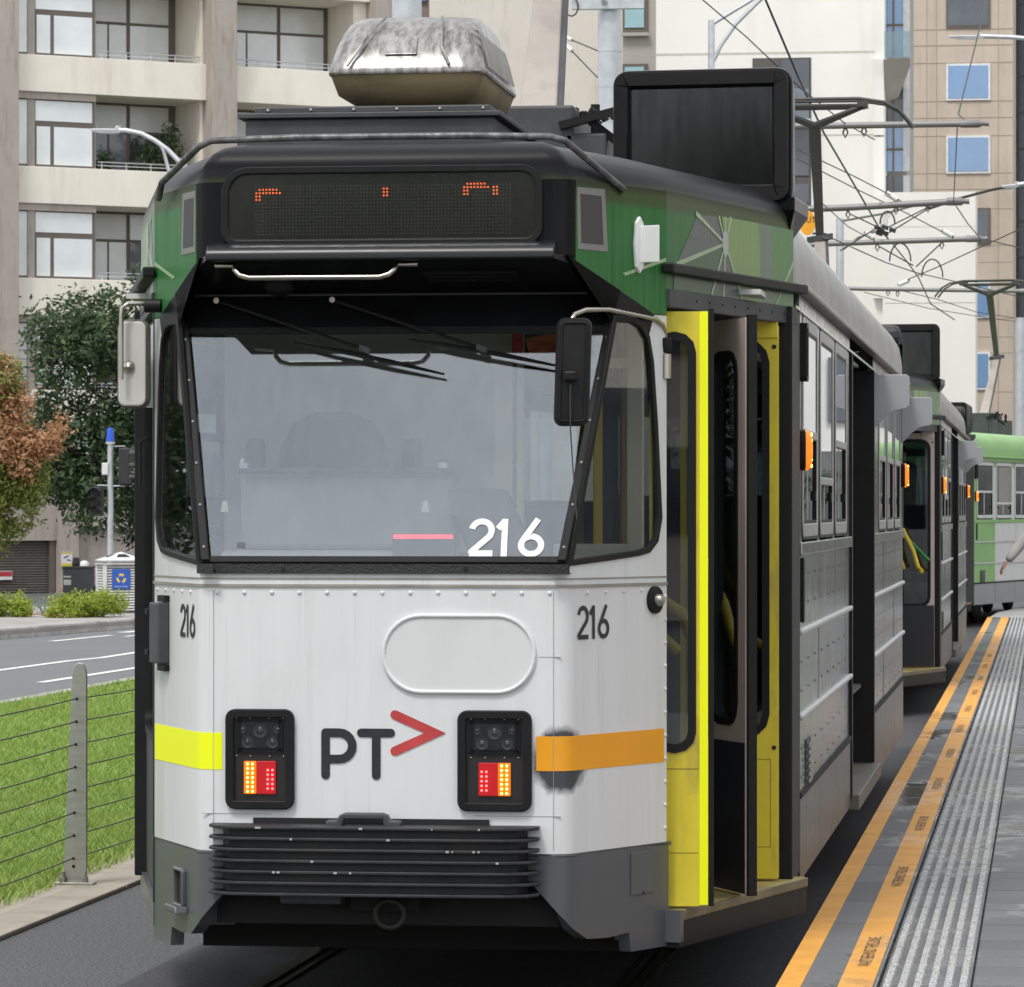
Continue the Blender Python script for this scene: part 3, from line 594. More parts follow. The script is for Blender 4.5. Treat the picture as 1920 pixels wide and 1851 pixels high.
    # wipers
    for x0, x1, b0, b1 in ((-.665, -.105, (-.372, .835), (.19, .708)), (-.235, .325, (.05, .845), (.615, .735))):
        p0 = WS(x0, 1.0, .03); p1 = WS(x1, .80, .045); w = B(G().tube([p0, p0.lerp(p1, .5) + V(0, -.015, 0), p1], [.008, .007, .006], 6), 'wiper', black_matt)
        B(G().tube([p0 + V(0, .05, .0), p0 + V(0, -.02, 0)], .011, 10), 'wiper_pivot', chrome, w, smooth=50)
        q0, q1 = WS(*b0, .028), WS(*b1, .028); B(G().tube([q0, q0.lerp(q1, .33) + V(0, -.01, .004), q0.lerp(q1, .66) + V(0, -.01, .004), q1], [.003, .009, .009, .004], 6), 'wiper_blade', black_matt, w)
        B(G().obox(p1, (.02, 0, -.008), (0, .012, 0), (.003, 0, .012)), 'wiper_clip', dark_grey, w, bevel=.004)
    # ---- corner windows (both sides)
    for s, fr in ((1, CR), (-1, CL)):
        win = [(c_(.05), 1.712), (c_(.40), 1.727), (c_(.70), 1.742), (c_(.80), 1.752), (c_(.87), 1.785), (c_(.905), 1.86), (c_(.86), 2.2), (c_(.82), 2.42), (c_(.78), 2.51), (c_(.72), 2.55), (c_(.64), 2.565), (c_(.475), 2.565)]
        fm = B(G().ring(win, -.022, -.01, .010, fr), 'corner_window', black_matt, smooth=30, bevel=.003)
        B(G().slab(win, -.006, -.003, fr), 'pane', corner_glass, fm)
        wo_ = inset(win, -.022); n = len(wo_)
        # white panel beside and beneath, black panel above
        under = wo_[0:6]; gu = G(); base = [(c_(0), 1.664), (c_(.4), 1.664), (c_(.7), 1.664), (c_(.82), 1.664), (c_(.95), 1.664), (c_(1), 1.664)]
        gu.slab(base + under[::-1], -.018, 0, fr); B(gu, 'corner_panel', white, fm)
        side_w = wo_[5:9]; B(G().slab([(c_(1), 1.664), (c_(1), 2.60), (c_(.875), 2.60)] + side_w[::-1], -.018, -.0005, fr), 'corner_panel', white, fm)
        top_w = wo_[8:12]; B(G().slab([(c_(.86), 2.601), (c_(.80), 2.617), (c_(.0), 2.79), (c_(.52), 2.68), (c_(.44), 2.56)] + top_w[::-1], -.02, .004, fr), 'brow_panel', black_satin, fm)
    # ---- fascia with destination sign
    fa = B(G().wall(NOSE, 2.79, 3.06, .02), 'fascia', black_satin, smooth=30)
    sg = rrect(-.555, .548, 2.853, 3.085, [.05, .07, .035, .035]); fr2 = FRONT
    B(G().ring(sg, -.03, -.002, .016, fr2, -.024), 'sign_frame', black_matt, fa, smooth=30, bevel=.006)
    B(G().slab(sg, .004, .006, fr2), 'sign_glass', sign_glass, fa)
    B(G().slab(inset(sg, -.02), -.002, .001, fr2), 'display_panel', M('led panel', (.03, .029, .027), .8, 0, .3, 3), fa)
    gd = G()
    for i in range(76):
        for j in range(15): x, z = -.46 + i * .0122, 2.868 + j * .0122; gd.add([fr2(x, z, .002), fr2(x + .0062, z, .002), fr2(x + .0062, z + .0062, .002), fr2(x, z + .0062, .002)], [(0, 1, 2, 3)])
    B(gd, 'led_matrix', M('unlit led', (.10, .095, .085), .5), fa, kind='stuff', recalc=False)
    lit = [(-.447 + i * .0122, 3.036) for i in range(6)] + [(-.459 + i * .0122, 3.024) for i in range(8)] + [(-.459 + i * .0122, z) for i in range(2) for z in (3.012, 3.0)]
    lit += [(.002 + i * .0122, z) for i in range(2) for z in (3.036, 3.024, 3.012)] + [(.303 + i * .0122, 3.05) for i in range(6)] + [(.291 + i * .0122, 3.038) for i in range(8)] + [(.291 + i * .0122, z) for i in range(2) for z in (3.026, 3.014)] + [(.397 + i * .0122, z) for i in range(2) for z in (3.038, 3.026, 3.014)]
    gl = G()
    for x, z in lit: gl.add([fr2(x, z - .008, .003), fr2(x + .0062, z - .008, .003), fr2(x + .0062, z - .0018, .003), fr2(x, z - .0018, .003)], [(0, 1, 2, 3)])
    B(gl, 'lit_leds', EM('orange led', (1, .17, .04), 1.3), fa, kind='stuff', recalc=False)
    B(G().loft([[V(x, y, z) for y, z in ((.01, 2.845), (-.045, 2.832), (-.075, 2.815), (-.085, 2.795), (-.085, 2.776), (.01, 2.776))] for x in (-.625, .625)]), 'sign_lip', M('lip gloss', (.010, .0105, .012), .32, 0, .2, 5, spec=.4), fa, smooth=60, bevel=.004)
    # sloping soffit between fascia and header
    ug = G(); ug.loft([[V(-.625, -.08, 2.774), V(.625, -.08, 2.774), V(.625, -.08, 2.79), V(-.625, -.08, 2.79)], [V(-.66, .012, 2.764), V(.66, .012, 2.764), V(.66, .012, 2.79), V(-.66, .012, 2.79)], [V(-.815, .36, 2.684), V(.815, .36, 2.684), V(.815, .36, 2.71), V(-.815, .36, 2.71)]]); so = B(ug, 'soffit', black_satin)
    g = G()
    for k in range(3): y = .10 + k * .045; g.obox((.30, y, 2.762 - (y - .012) * .23 - .004), (.17, 0, 0), (0, .012, -.004), (0, .002, .004))
    B(g, 'vent_slats', black_matt, so, kind='stuff')
    B(G().lathe([(.06, 0), (.06, .02), (.045, .035), (0, .04)], (-.42, .25, 2.712), (0, -.3, -1), 16), 'horn', black_matt, so, smooth=40)
    hb = [(x, y - .085, z - .012) for x, y, z in [(-.60, .06, 2.772), (-.53, .05, 2.772), (-.525, .03, 2.755), (-.505, .02, 2.735), (-.47, .02, 2.725), (.0, .02, 2.725), (.035, .02, 2.735), (.055, .03, 2.755), (.06, .05, 2.772), (.13, .06, 2.772)]]
    B(G().tube(hb, .0095, 8), 'grab_bar', chrome, smooth=60)
    # ---- green upper corners, door headers, roof
    for s, fr in ((1, CR), (-1, CL)):
        up = B(G().slab([(c_(.09), 2.772), (c_(.8), 2.619), (c_(.862), 2.604), (c_(1), 2.604), (c_(1), 3.06), (c_(.09), 3.06)], -.02, .0, fr), 'upper_corner', green)
        # square mosaic sticker
        B(G().slab([(c_(.11), 2.815), (c_(.40), 2.815), (c_(.37), 3.038), (c_(.10), 3.035)], .0, .002, fr), 'sticker_border', M('grey vinyl', (.22, .215, .20), .5, 0, .15, 3, (30, 30, 1)), up)
        B(G().slab([(c_(.14), 2.838), (c_(.355), 2.838), (c_(.335), 3.012), (c_(.13), 3.012)], .002, .003, fr), 'sticker_field', M('dark vinyl', (.05, .045, .045), .5), up)
        B(G().slab([(c_(.58), 2.735), (c_(.99), 2.80), (c_(.99), 2.813), (c_(.55), 2.742)], 0, .0015, fr), 'livery_line', facet[5], up)
        if s > 0:
            wbk = B(G().slab([(c_(.70), 2.745), (c_(.735), 2.77), (c_(.755), 2.85), (c_(.735), 2.93), (c_(.70), 2.955), (c_(.665), 2.93), (c_(.65), 2.85), (c_(.665), 2.77)], 0, .014, fr), 'white_bracket', M('white plastic', (.78, .78, .77), .35, 0, .05, 5), bevel=.004)
            B(G().slab([(c_(.70), 2.785), (c_(.715), 2.785), (c_(.715), 2.92), (c_(.70), 2.92)], .01, .09, fr), 'bracket_fin', MATS['white plastic'], wbk, bevel=.003)
    for s, fr in ((1, DR), (-1, DL)):
        dh = B(G().slab([(0, 2.70), (DLEN, 2.70), (DLEN, 3.06), (0, 3.06)], -.02, -.0005, fr), 'door_header', green)
        c0 = (.66, 2.905)
        P = [(.30, 2.99), (.62, 3.0), (.86, 3.005), (1.2, 3.01), (1.505, 3.01), (1.505, 2.70), (1.32, 2.70), (.97, 2.70), (.62, 2.70), (.46, 2.70), (.08, 2.70)]
        def tri(pts, m, n=.001): B(G().slab(pts, -.0004, n, fr), 'livery_facet', facet[m], dh)
        tri([(.34, 2.995), (.60, 3.005), c0, (.24, 2.905)], 4); tri([(.24, 2.904), c0, (.10, 2.79)], 4, .0012); tri([(.09, 2.79), c0, (.50, 2.702), (.07, 2.702)], 3, .0014); tri([c0, (.52, 2.702), (.84, 2.702)], 4, .0016)
        tri([c0, (.86, 2.702), (1.10, 2.702), (1.07, 3.01), (.62, 3.008)], 1, .0018); tri([(1.07, 3.01), (1.10, 2.702), (1.24, 2.702), (1.22, 3.01)], 0, .002); tri([(1.22, 3.01), (1.24, 2.702), (1.505, 2.702), (1.505, 3.01)], 2, .002)
        for a, b_ in (((.32, 3.0), c0), ((.10, 2.795), c0), ((.585, 3.005), c0), ((.50, 2.702), c0), ((.64, 2.702), c0), ((.86, 2.702), c0), ((.66, 3.008), c0), ((.73, 3.01), c0), ((1.505, 2.88), (1.28, 2.702))):
            a, b2 = Vector(a), Vector(b_); d = (b2 - a).normalized(); w = Vector((-d.y, d.x)) * .0055
            B(G().slab([a + w * 1.7, a - w * 1.7, b2 - w, b2 + w], .002, .003, fr), 'livery_line', facet[5], dh)
        B(G().slab([(c0[0] + .034 * math.cos(a * math.pi / 12), c0[1] + .05 * math.sin(a * math.pi / 12)) for a in range(24)], .002, .004, fr), 'livery_disc', facet[6], dh)
        gu = B(G().slab([(-.05, 2.755), (DLEN + .06, 2.755), (DLEN + .06, 2.793), (-.05, 2.793)], .0, .045, fr), 'gutter', black_matt, dh, bevel=.006)
        hb_ = B(G().slab([(.0, 2.632), (DLEN + .02, 2.632), (DLEN + .02, 2.70), (.0, 2.70)], -.03, .012, fr), 'door_track_cover', dark_grey, dh, bevel=.004)
        g = G()
        for k in range(8): g.lathe([(.005, 0), (.004, .003), (0, .003)], fr(.3 + k * .15, 2.668, .012), fr(0, 0, 1) - fr(0, 0, 0), 6)
        B(g, 'screws', hole, dh, kind='stuff')
    # roof: cab dome and long main roof
    prof = [(3.06, 0, 0), (3.10, .012, .004), (3.135, .045, .012), (3.165, .10, .03), (3.19, .19, .07), (3.205, .32, .14), (3.215, .5, .3)]
    base = [(-CX, CY), (-BX, BY)] + NOSE + [(BX, BY), (CX, CY)]; rings = []
    for z, q, qf in prof:
        r = []; ip = offs(base, q); 
        for (x, y), (xi, yi) in zip(base, ip):
            if abs(y) < .03: yi = y + qf; xi = x * (1 - q * .55)
            elif y < .12: xi = x * (1 - q * .6); yi = y + q * .75
            if y >= CY - .01: yi = CY; xi = math.copysign(abs(x) - q * 1.03, x)
            r.append((xi, yi, z))
        rings.append(r)
    rings.append([(0 + x * .02, .9 + (y > 1.5) * 1.16, 3.235) for x, y in base])
    B(G().loft(rings, False, False), 'cab_roof', green, smooth=50)
    mp_ = [(CX, 2.79), (CX - .004, 2.92), (CX - .022, 3.03), (CX - .07, 3.11), (CX - .16, 3.165), (CX - .32, 3.20), (.5, 3.225), (0, 3.24)]
    mp_ = [(-x, z) for x, z in mp_] + [(x, z) for x, z in mp_[::-1][1:]]; Y0, Y1 = CY, 14.58
    NS = 8
    B(G().loft([[(x, Y0 + .01 + (Y1 - Y0) * k / NS, z) for x, z in mp_] for k in range(NS + 1)], False, False), 'main_roof', alu_dirty, smooth=40)
    g = G()
    for k in range(1, 6):
        y = Y0 + (Y1 - Y0) * k / 6; g.loft([[(x * 1.003, y - .004, z + .003) for x, z in mp_], [(x * 1.003, y + .004, z + .003) for x, z in mp_]], False, False)
    B(g, 'roof_seam', M('roof seam', (.12, .115, .11), .6, .3), kind='stuff')
    for s, fr in ((1, SR), (-1, SL)):
        B(G().slab([(CY + .02, 2.776), (14.75, 2.776), (14.75, 2.802), (CY + .02, 2.802)], .0, .05, fr), 'gutter', alu_dirty, bevel=.006)
        B(G().slab([(CY + .02, 2.70), (14.6, 2.70), (14.6, 2.712), (CY + .02, 2.712)], .0, .012, fr), 'cant_rail', alu_m)
    # edge rail over the fascia
    er = [V(-.905, .42, 3.035), V(-.88, .36, 3.09), V(-.66, -.03, 3.185), V(-.61, -.045, 3.205), V(-.3, -.05, 3.212), V(.3, -.05, 3.212), V(.61, -.045, 3.205), V(.66, -.03, 3.19), V(.80, .26, 3.07), V(.83, .31, 3.045), V(.80, .33, 3.02)]
    B(G().tube(er, .0125, 8), 'edge_rail', M('rail grey', (.09, .09, .092), .45, .4, .4, 20, dirt=(.3, .3, .3), dirt_amt=.4, dirt_scale=18), smooth=60)
    # rear end, closed simply (mirror of the nose plan)
    YR = 16.64; rear = [(CX, 14.58), (BX, YR - BY), (AX, YR), (-AX, YR), (-BX, YR - BY), (-CX, 14.58)]
    re_ = B(G().wall(rear, .45, 1.68, .02), 'rear_body', white); B(G().wall(rear, 1.68, 2.6, .02), 'rear_windows', door_glass, re_); B(G().wall(rear, 2.6, 3.06, .02), 'rear_fascia', green, re_)
    B(G().prism(rear, 3.06, 3.2), 'rear_roof', soot, re_, bevel=.05)
    # ---- main body sides
    WY = [(2.66, 3.78), (3.98, 5.10), (5.30, 6.42), (10.45, 11.5), (11.72, 12.77), (12.99, 14.04)]; DOOR = (6.86, 9.55)
    for s, fr in ((1, SR), (-1, SL)):
        vis = s > 0
        for a, b_, tag_ in ((2.46, 6.80, 0), (9.62, 14.58, 1)):
            up = B(G().slab([(a, 2.62), (b_, 2.62), (b_, 2.79), (a, 2.79)], -.03, 0, fr), 'side_panel', alu_m)
            ws_ = [w for w in WY if a < w[0] < b_]; edges = [a] + [e for w in ws_ for e in w] + [b_]
            for k in range(0, len(edges), 2):
                if edges[k + 1] - edges[k] > .02: B(G().slab([(edges[k], 1.75), (edges[k + 1], 1.75), (edges[k + 1], 2.62), (edges[k], 2.62)], -.03, .0, fr), 'window_post', alu_m, up)
            # belt strip and stacked lower panels with ribs
            B(G().slab([(a, 1.70), (b_, 1.70), (b_, 1.755), (a, 1.755)], -.02, .014, fr), 'belt_rail', alu_m, up, bevel=.006)
            nP = 3; xs = [a + (b_ - a) * k / nP for k in range(nP + 1)]
            for k in range(nP):
                for z0, z1 in ((1.395, 1.698), (1.045, 1.375), (.72, 1.025)):
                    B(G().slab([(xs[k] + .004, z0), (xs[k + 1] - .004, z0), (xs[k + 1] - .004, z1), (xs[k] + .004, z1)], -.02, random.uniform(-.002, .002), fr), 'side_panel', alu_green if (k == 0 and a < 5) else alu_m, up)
            for z in (1.385, 1.035): B(G().slab([(a, z - .012), (b_, z - .012), (b_, z + .012), (a, z + .012)], -.01, .018, fr), 'side_rib', M('rib alloy', (.58, .58, .57), .4, .5, .15, 6), up, bevel=.008)
            B(G().slab([(a, .70), (b_, .70), (b_, .725), (a, .725)], -.01, .01, fr), 'side_rib', und, up)
            hgt = .36 if a < 5 else .32
            for k in range(nP): B(G().slab([(xs[k] + .006, hgt), (xs[k + 1] - .006, hgt), (xs[k + 1] - .006, .70), (xs[k] + .006, .70)], -.02, .004, fr), 'valance_panel', lower_m, up)
            g = G()
            for k in range(nP * 3):
                for z in [.78 + .12 * q for q in range(8)]: g.lathe([(.006, 0), (.004, .002), (0, .003)], fr(a + .12 + (b_ - a - .2) * k / (nP * 3 - 1), z, .002), fr(0, 0, 1) - fr(0, 0, 0), 5)
            B(g, 'side_rivets', hole, up, kind='stuff')
        # windows: outer pressed frame, upper drop sash, lower fixed pane
        for k, (a, b_) in enumerate(WY):
            o_ = rrect(a, b_, 1.775, 2.70, .07); w = B(G().ring(o_, .055, -.028, .005, fr), 'window', M('window alloy', (.42, .42, .41), .42, .6, .2, 4, (2, 2, .6)), bevel=.003, smooth=30)
            zm = 2.21 if k != 1 else 2.02
            B(G().ring(inset(o_, -.012), .014, -.02, .002, fr), 'frame_gap', black_matt, w); B(G().ring(inset(o_, .05), .02, -.03, .0015, fr), 'gasket', black_matt, w)
            B(G().slab([(a + .04, zm - .018), (b_ - .04, zm - .018), (b_ - .04, zm + .018), (a + .04, zm + .018)], -.02, .007, fr), 'transom', MATS['window alloy'], w, bevel=.005)
            B(G().slab(rrect(a + .045, b_ - .045, zm, 2.65, .045), -.002, .0005, fr), 'pane', side_glass, w); B(G().slab(rrect(a + .045, b_ - .045, 1.825, zm, .045), -.010, -.008, fr), 'pane', GLASS('lower side glass', (.35, .37, .36), .16), w)
            B(G().slab([(a + .5, 1.83), (a + .54, 1.83), (a + .54, zm), (a + .5, zm)], -.018, -.006, fr), 'mullion', MATS['window alloy'], w)
            g = G()
            for u in (a + .14, b_ - .14): g.slab([(u - .03, 1.93), (u + .03, 1.93), (u + .03, 1.97), (u - .03, 1.97)], -.018, .004, fr)
            B(g, 'sash_catch', black_matt, w)
        # centre door: recessed dark leaves between black jambs, step below
        d0, d1 = DOOR
        dr = B(G().slab([(d0, .42), (d1, .42), (d1, 2.66), (d0, 2.66)], -.16, -.13, fr), 'centre_door', navy_i)
        for u in (d0 - .05, d1 - .02): B(G().slab([(u, .40), (u + .1, .40), (u + .1, 2.70), (u, 2.70)], -.14, .012, fr), 'door_jamb', black_matt, dr)
        B(G().slab([(d0 + .10, 1.72), (d0 + .2, 1.72), (d0 + .2, 2.6), (d0 + .10, 2.6)], -.13, -.03, fr), 'door_edge', yellow, dr)
        for k in range(4): u = d0 + .2 + k * .6; B(G().slab(rrect(u, u + .46, .95, 2.5, .1), -.13, -.124, fr), 'pane', door_glass, dr)
        B(G().slab([(d0 - .05, .34), (d1 + .08, .34), (d1 + .08, .42), (d0 - .05, .42)], -.2, .05, fr), 'door_step', M('step metal', (.13, .12, .10), .55, .2, .3, 4), dr, bevel=.006)
        # rear jamb of the front door
        B(G().slab([(CY - .12, .40), (2.46, .40), (2.46, 2.70), (CY - .12, 2.70)], -.10, .004, fr), 'door_jamb', black_matt, bevel=.006)
        # small framed mirror, indicators, wing boards
        if vis:
            mm = B(G().ring(rrect(2.50, 2.63, 2.42, 2.66, .02), .02, .0, .03, fr), 'repeater_mirror', black_matt, bevel=.004); B(G().slab(rrect(2.515, 2.615, 2.435, 2.645, .015), .004, .01, fr), 'mirror_glass', chrome, mm)
            for u, uu in ((8.55 + 1.02, 0), (14.35, 1)):
                wb = [(.0, 2.36), (.0, 2.68), (.20, 2.68), (.215, 2.665), (.215, 2.50), (.20, 2.485), (.13, 2.47), (.07, 2.43), (.03, 2.385)]
                pf = plane((CX, u, 0), (1, 0, 0), (0, -1, 0)); B(G().slab(wb, -.008, .008, pf), 'wing_board', M('grey board', (.40, .41, .43), .35, .2, .08, 2), bevel=.003)
        for u in (2.56, 14.42):
            ib = B(G().slab(rrect(u - .05, u + .05, 2.05, 2.22, .048), .0, .025, fr), 'side_indicator', black_matt, bevel=.005)
            g = G(); g.loft([[fr(u + p[0] * q, 2.135 + p[1] * q, h) for p in [(x_ - 0, z_) for x_, z_ in rrect(-.045, .045, -.085, .085, .042)]] for q, h in ((1, .02), (.95, .034), (.7, .046), (.3, .05))]); B(g, 'indicator_lens', EM('side amber', (.95, .24, .01), .55), ib, smooth=60)
            g = G()
            for q in range(6): g.lathe([(.009, 0), (.005, .005), (0, .006)], fr(u, 2.07 + q * .026, .044), fr(0, 0, 1) - fr(0, 0, 0), 8)
            B(g, 'indicator_leds', led_a, ib, kind='stuff')
    # long slim door handle and louvre near the front of the side
    B(G().slab(rrect(2.60, 2.68, 1.42, 1.69, .02), .0, .012, SR), 'door_release', black_matt, bevel=.004)
    lo = B(G().slab([(2.86, .72), (3.2, .72), (3.2, .92), (2.86, .92)], .0, .006, SR), 'louvre', dark_grey); g = G()
    for k in range(6): g.slab([(2.89, .735 + k * .03), (3.17, .735 + k * .03), (3.17, .753 + k * .03), (2.89, .753 + k * .03)], .006, .016, SR)
    B(g, 'louvre_slats', alu_m, lo, kind='stuff')
    # ---- front door, folded open (right side); closed on the left
    st = B(G().slab([(.02, .335), (DLEN + .02, .335), (DLEN + .02, .415), (.02, .415)], -.62, .045, DR), 'entrance_step', wood, bevel=.004)
    B(G().slab([(.0, .375), (DLEN + .03, .375), (DLEN + .03, .412), (.0, .412)], .045, .054, DR), 'step_nosing', M('nosing alloy', (.20, .17, .10), .5, .4, .3, 5), st, bevel=.004)
    B(G().slab([(.0, .28), (DLEN + .03, .27), (DLEN + .03, .374), (.0, .374)], -.05, .048, DR), 'step_fascia', black_matt, st)
    B(G().slab([(-.01, .30), (.022, .30), (.022, .418), (-.01, .418)], -.2, .058, DR), 'step_end', skirt_m, st)
    def leaf(fr, w, lower, frame_m, win, z0=.425, z1=2.62, name='door_leaf', th=.035, gw=.03, rad=.09):
        o_ = rrect(0, w, z0, z1, .004, 3); i_ = rrect(*win, rad, 3)
        lf = B(G().holed(o_, i_, -th / 2, th / 2, fr), name, frame_m)
        B(G().ring(i_, gw, -th / 2 - .006, th / 2 + .006, fr), 'window_gasket', black_matt, lf, smooth=30); B(G().slab(i_, -.003, .003, fr), 'pane', door_glass, lf)
        if lower: B(G().slab([(.002, z0 + .001), (w - .002, z0 + .001), (w - .002, lower), (.002, lower)], th / 2, th / 2 + .003, fr), 'lower_panel', navy_i, lf)
        return lf
    f1 = plane((.70, .66, 0), (1, .09, 0), (.09, -1, 0)); f1s = lambda u, v, n=0.: f1(u + .19, v, n); l1 = leaf(f1s, .185, 0, yellow, (.012, .172, .99, 2.545), rad=.075)
    B(G().slab([(.375, .43), (.406, .43), (.406, 2.62), (.375, 2.62)], -.012, .022, f1), 'edge_strip', fluoro, l1)
    B(G().slab([(.408, .425), (.428, .425), (.428, 2.63), (.408, 2.63)], -.05, .012, f1), 'edge_rubber', black_matt, l1)
    for z in (.62, .93): B(G().slab([(.2, z), (.37, z), (.37, z + .003), (.2, z + .003)], .0175, .0185, f1), 'leaf_seam', M('yellow seam', (.22, .18, .02), .6), l1)
    f2 = plane((1.062, 1.51, 0), (.168, -.352, 0), (-.9025, -.4307, 0)); l2 = leaf(f2, .375, 1.0, tan_i, (-.02 + .03, .30, 1.06, 2.50))
    B(G().slab([(.372, .42), (.398, .42), (.398, 2.63), (.372, 2.63)], -.022, .012, f2), 'edge_rubber', black_matt, l2)
    f2b = plane((1.10, 1.50, 0), (.168, -.352, 0), (.9025, .4307, 0)); 
    f3 = plane((.90, 1.86, 0), (1, 0, 0), (0, -1, 0)); l3 = leaf(f3, .39, 0, yellow, (.03, .355, .985, 2.565))
    B(G().slab([(.27, 2.57), (.388, 2.57), (.388, 2.66), (.27, 2.66)], .0175, .03, f3), 'door_motor_cover', yellow, l3, bevel=.003)
    B(G().ring([(.2, .55), (.36, .55), (.36, .90), (.2, .90)], .0025, .0175, .0185, f3), 'leaf_seam', MATS['yellow seam'], l3)
    for z in (2.535, .945): B(G().lathe([(.009, 0), (.009, .004)], f3(.373, z, .0175), (0, -1, 0), 10), 'leaf_screw', hole, l3)
    ld = leaf(plane((-BX + .02, BY + .05, 0), (-.375, 1.46, 0), (-1.46, -.375, 0)), 1.42, 0, navy_i, (.06, 1.36, .99, 2.5))
    B(G().slab([(0, .335), (DLEN + .02, .335), (DLEN + .02, .415), (0, .415)], -.3, .004, DL), 'entrance_step', skirt_m)
    for fr in (DL,): B(G().slab([(.0, .42), (.07, .42), (.07, 2.64), (0, 2.64)], -.05, .004, fr), 'door_jamb', black_matt)
    # left rear post edge and handle seen beyond the nose
    B(G().tube([CL(c_(1.02), 2.16, .02), CL(c_(1.03), 2.14, .05), CL(c_(1.03), 1.98, .05), CL(c_(1.02), 1.96, .02)], .006, 6), 'grab_handle', black_matt)
    # ---- mirrors
    # right: dark mirror in front of the pillar, hung from a bent steel arm
    arm = [(.955, .60, 2.50), (.955, .60, 2.535), (.95, .57, 2.565), (.93, .52, 2.585), (.80, .10, 2.60), (.735, -.06, 2.592), (.70, -.10, 2.575), (.688, -.12, 2.55), (.688, -.13, 2.36)]
    ar = B(G().tube(arm, .0085, 8), 'mirror', chrome, smooth=60); 
    B(G().lathe([(.02, 0), (.026, .03), (.026, .05), (.02, .055)], (.955, .60, 2.465), (0, 0, 1), 12), 'arm_collar', black_matt, ar, smooth=40); B(G().lathe([(.024, 0), (.024, .09)], (.955, .60, 2.37), (0, 0, 1), 14), 'arm_socket', chrome, ar, smooth=40)
    mfr = plane((.70, -.15, 2.375), (.985, .17, 0), (.17, -.985, 0), (.03, 0, 1)); mo = rrect(-.062, .062, -.195, .185, .03)
    hs_ = G(); hs_.loft([[mfr(u * q, v * (1 - (1 - q) * .4), n) for u, v in mo] for q, n in ((.95, -.03), (1, -.015), (1, .005), (.93, .02), (.8, .022))]); B(hs_, 'mirror_housing', black_matt, ar, smooth=50)
    B(G().ring(inset(mo, .014), .008, .015, .028, mfr), 'housing_ridge', black_matt, ar, bevel=.003)
    B(G().obox(mfr(-.01, -.02, .04), (.024, 0, 0), (0, .02, 0), (0, 0, .018)), 'mirror_clamp', black_matt, ar, bevel=.008)
    B(G().tube([mfr(-.01, -.05, .045), mfr(-.005, -.2, .03), mfr(.01, -.34, .0), mfr(.03, -.52, -.02)], .0025, 5), 'mirror_cable', dark_grey, ar)
    # left: pale mirror back
    arm = [(-.925, .52, 2.648), (-.95, .50, 2.652), (-1.03, .46, 2.652), (-1.05, .45, 2.635), (-1.052, .45, 2.60), (-1.052, .45, 2.37)]
    al = B(G().tube(arm, .0085, 8), 'mirror', chrome, smooth=60); B(G().lathe([(.026, 0), (.026, .06)], (-.975, .50, 2.645), (1, .1, 0), 12), 'arm_collar', black_matt, al, smooth=40)
    mfl = plane((-1.02, .50, 2.43), (1, -.1, 0), (-.1, -1, 0)); mo = rrect(-.062, .062, -.165, .165, .035)
    B(G().slab(mo, -.03, .0, mfl), 'mirror_rim', M('mirror rim', (.10, .095, .08), .5), al, smooth=40, bevel=.006); B(G().slab(inset(mo, .008), .0, .012, mfl), 'mirror_back', M('mirror back', (.52, .50, .47), .5, 0, .08, 5), al, bevel=.006)
    B(G().lathe([(.026, .01), (.022, .02), (.012, .03), (0, .035)], mfl(-.012, -.012, 0), (0, -1, 0), 14), 'mirror_clamp', chrome, al, smooth=50)
    B(G().slab([(-.93 + .92, 0), (.02, .0), (.03, .05), (.03, .32), (.0, .30), (-.012, .1)], 0, .01, plane((-.985, .62, 2.27), (1, .1, 0), (0, -1, 0))), 'draught_card', M('white card', (.75, .77, .78), .5), al)
    # ---- roof gear: air-conditioning pod on its deck, route box, pantograph
    dk = B(G().box(-.58, .345, .42, 2.3, 3.20, 3.325), 'roof_deck', dark_grey, bevel=.008); B(G().box(-.605, .37, .40, 2.32, 3.325, 3.345), 'deck_flange', dark_grey, dk, bevel=.004); B(G().box(-.55, .325, .45, 2.28, 3.345, 3.372), 'deck_top', dark_grey, dk, bevel=.006)
    g = G()
    for k in range(6): g.lathe([(.008, 0), (.004, .006), (0, .007)], (-.5 + k * .16, .448, 3.358), (0, -1, 0), 6)
    B(g, 'deck_bolts', steel, dk, kind='stuff')
    def pod(w, y0, y1, z, r): return [V(x, y, z) for x, y in rrect(-w, w, y0, y1, r, 4)]
    tub = M('stained pod base', (.27, .215, .115), .6, 0, .3, 2, (1, 1, 4), dirt=(.06, .05, .035), dirt_amt=.5)
    ox = -.008
    sh = lambda rr: [p + V(ox, 0, 0) for p in rr]
    ac = B(G().loft([sh(pod(.19, .70, 1.42, 3.372, .05)), sh(pod(.215, .66, 1.46, 3.40, .06)), sh(pod(.265, .59, 1.52, 3.43, .07)), sh(pod(.28, .565, 1.55, 3.478, .07)), sh(pod(.287, .555, 1.56, 3.50, .07))]), 'air_conditioner', tub, smooth=45)
    t = NT('streaked alloy shell'); s1 = t.noise(t.coord((13, 7, .9)), 2.6, 7, .66); c = t.mix(t.ramp(s1, .40, .68), (.40, .39, .375), (.11, .10, .085)); top = t.n('ShaderNodeSeparateXYZ', {0: t.n('ShaderNodeTexCoord').outputs['Object']}).outputs[2]
    c = t.mix(t.n('ShaderNodeMapRange', {0: t.math('ADD', top, t.math('MULTIPLY', s1, .1)), 1: 3.70, 2: 3.82, 3: 0., 4: .6}).outputs[0], c, (.25, .24, .22)); t.bsdf(c, .36, .6, s1, .12, .004); shell = t.m
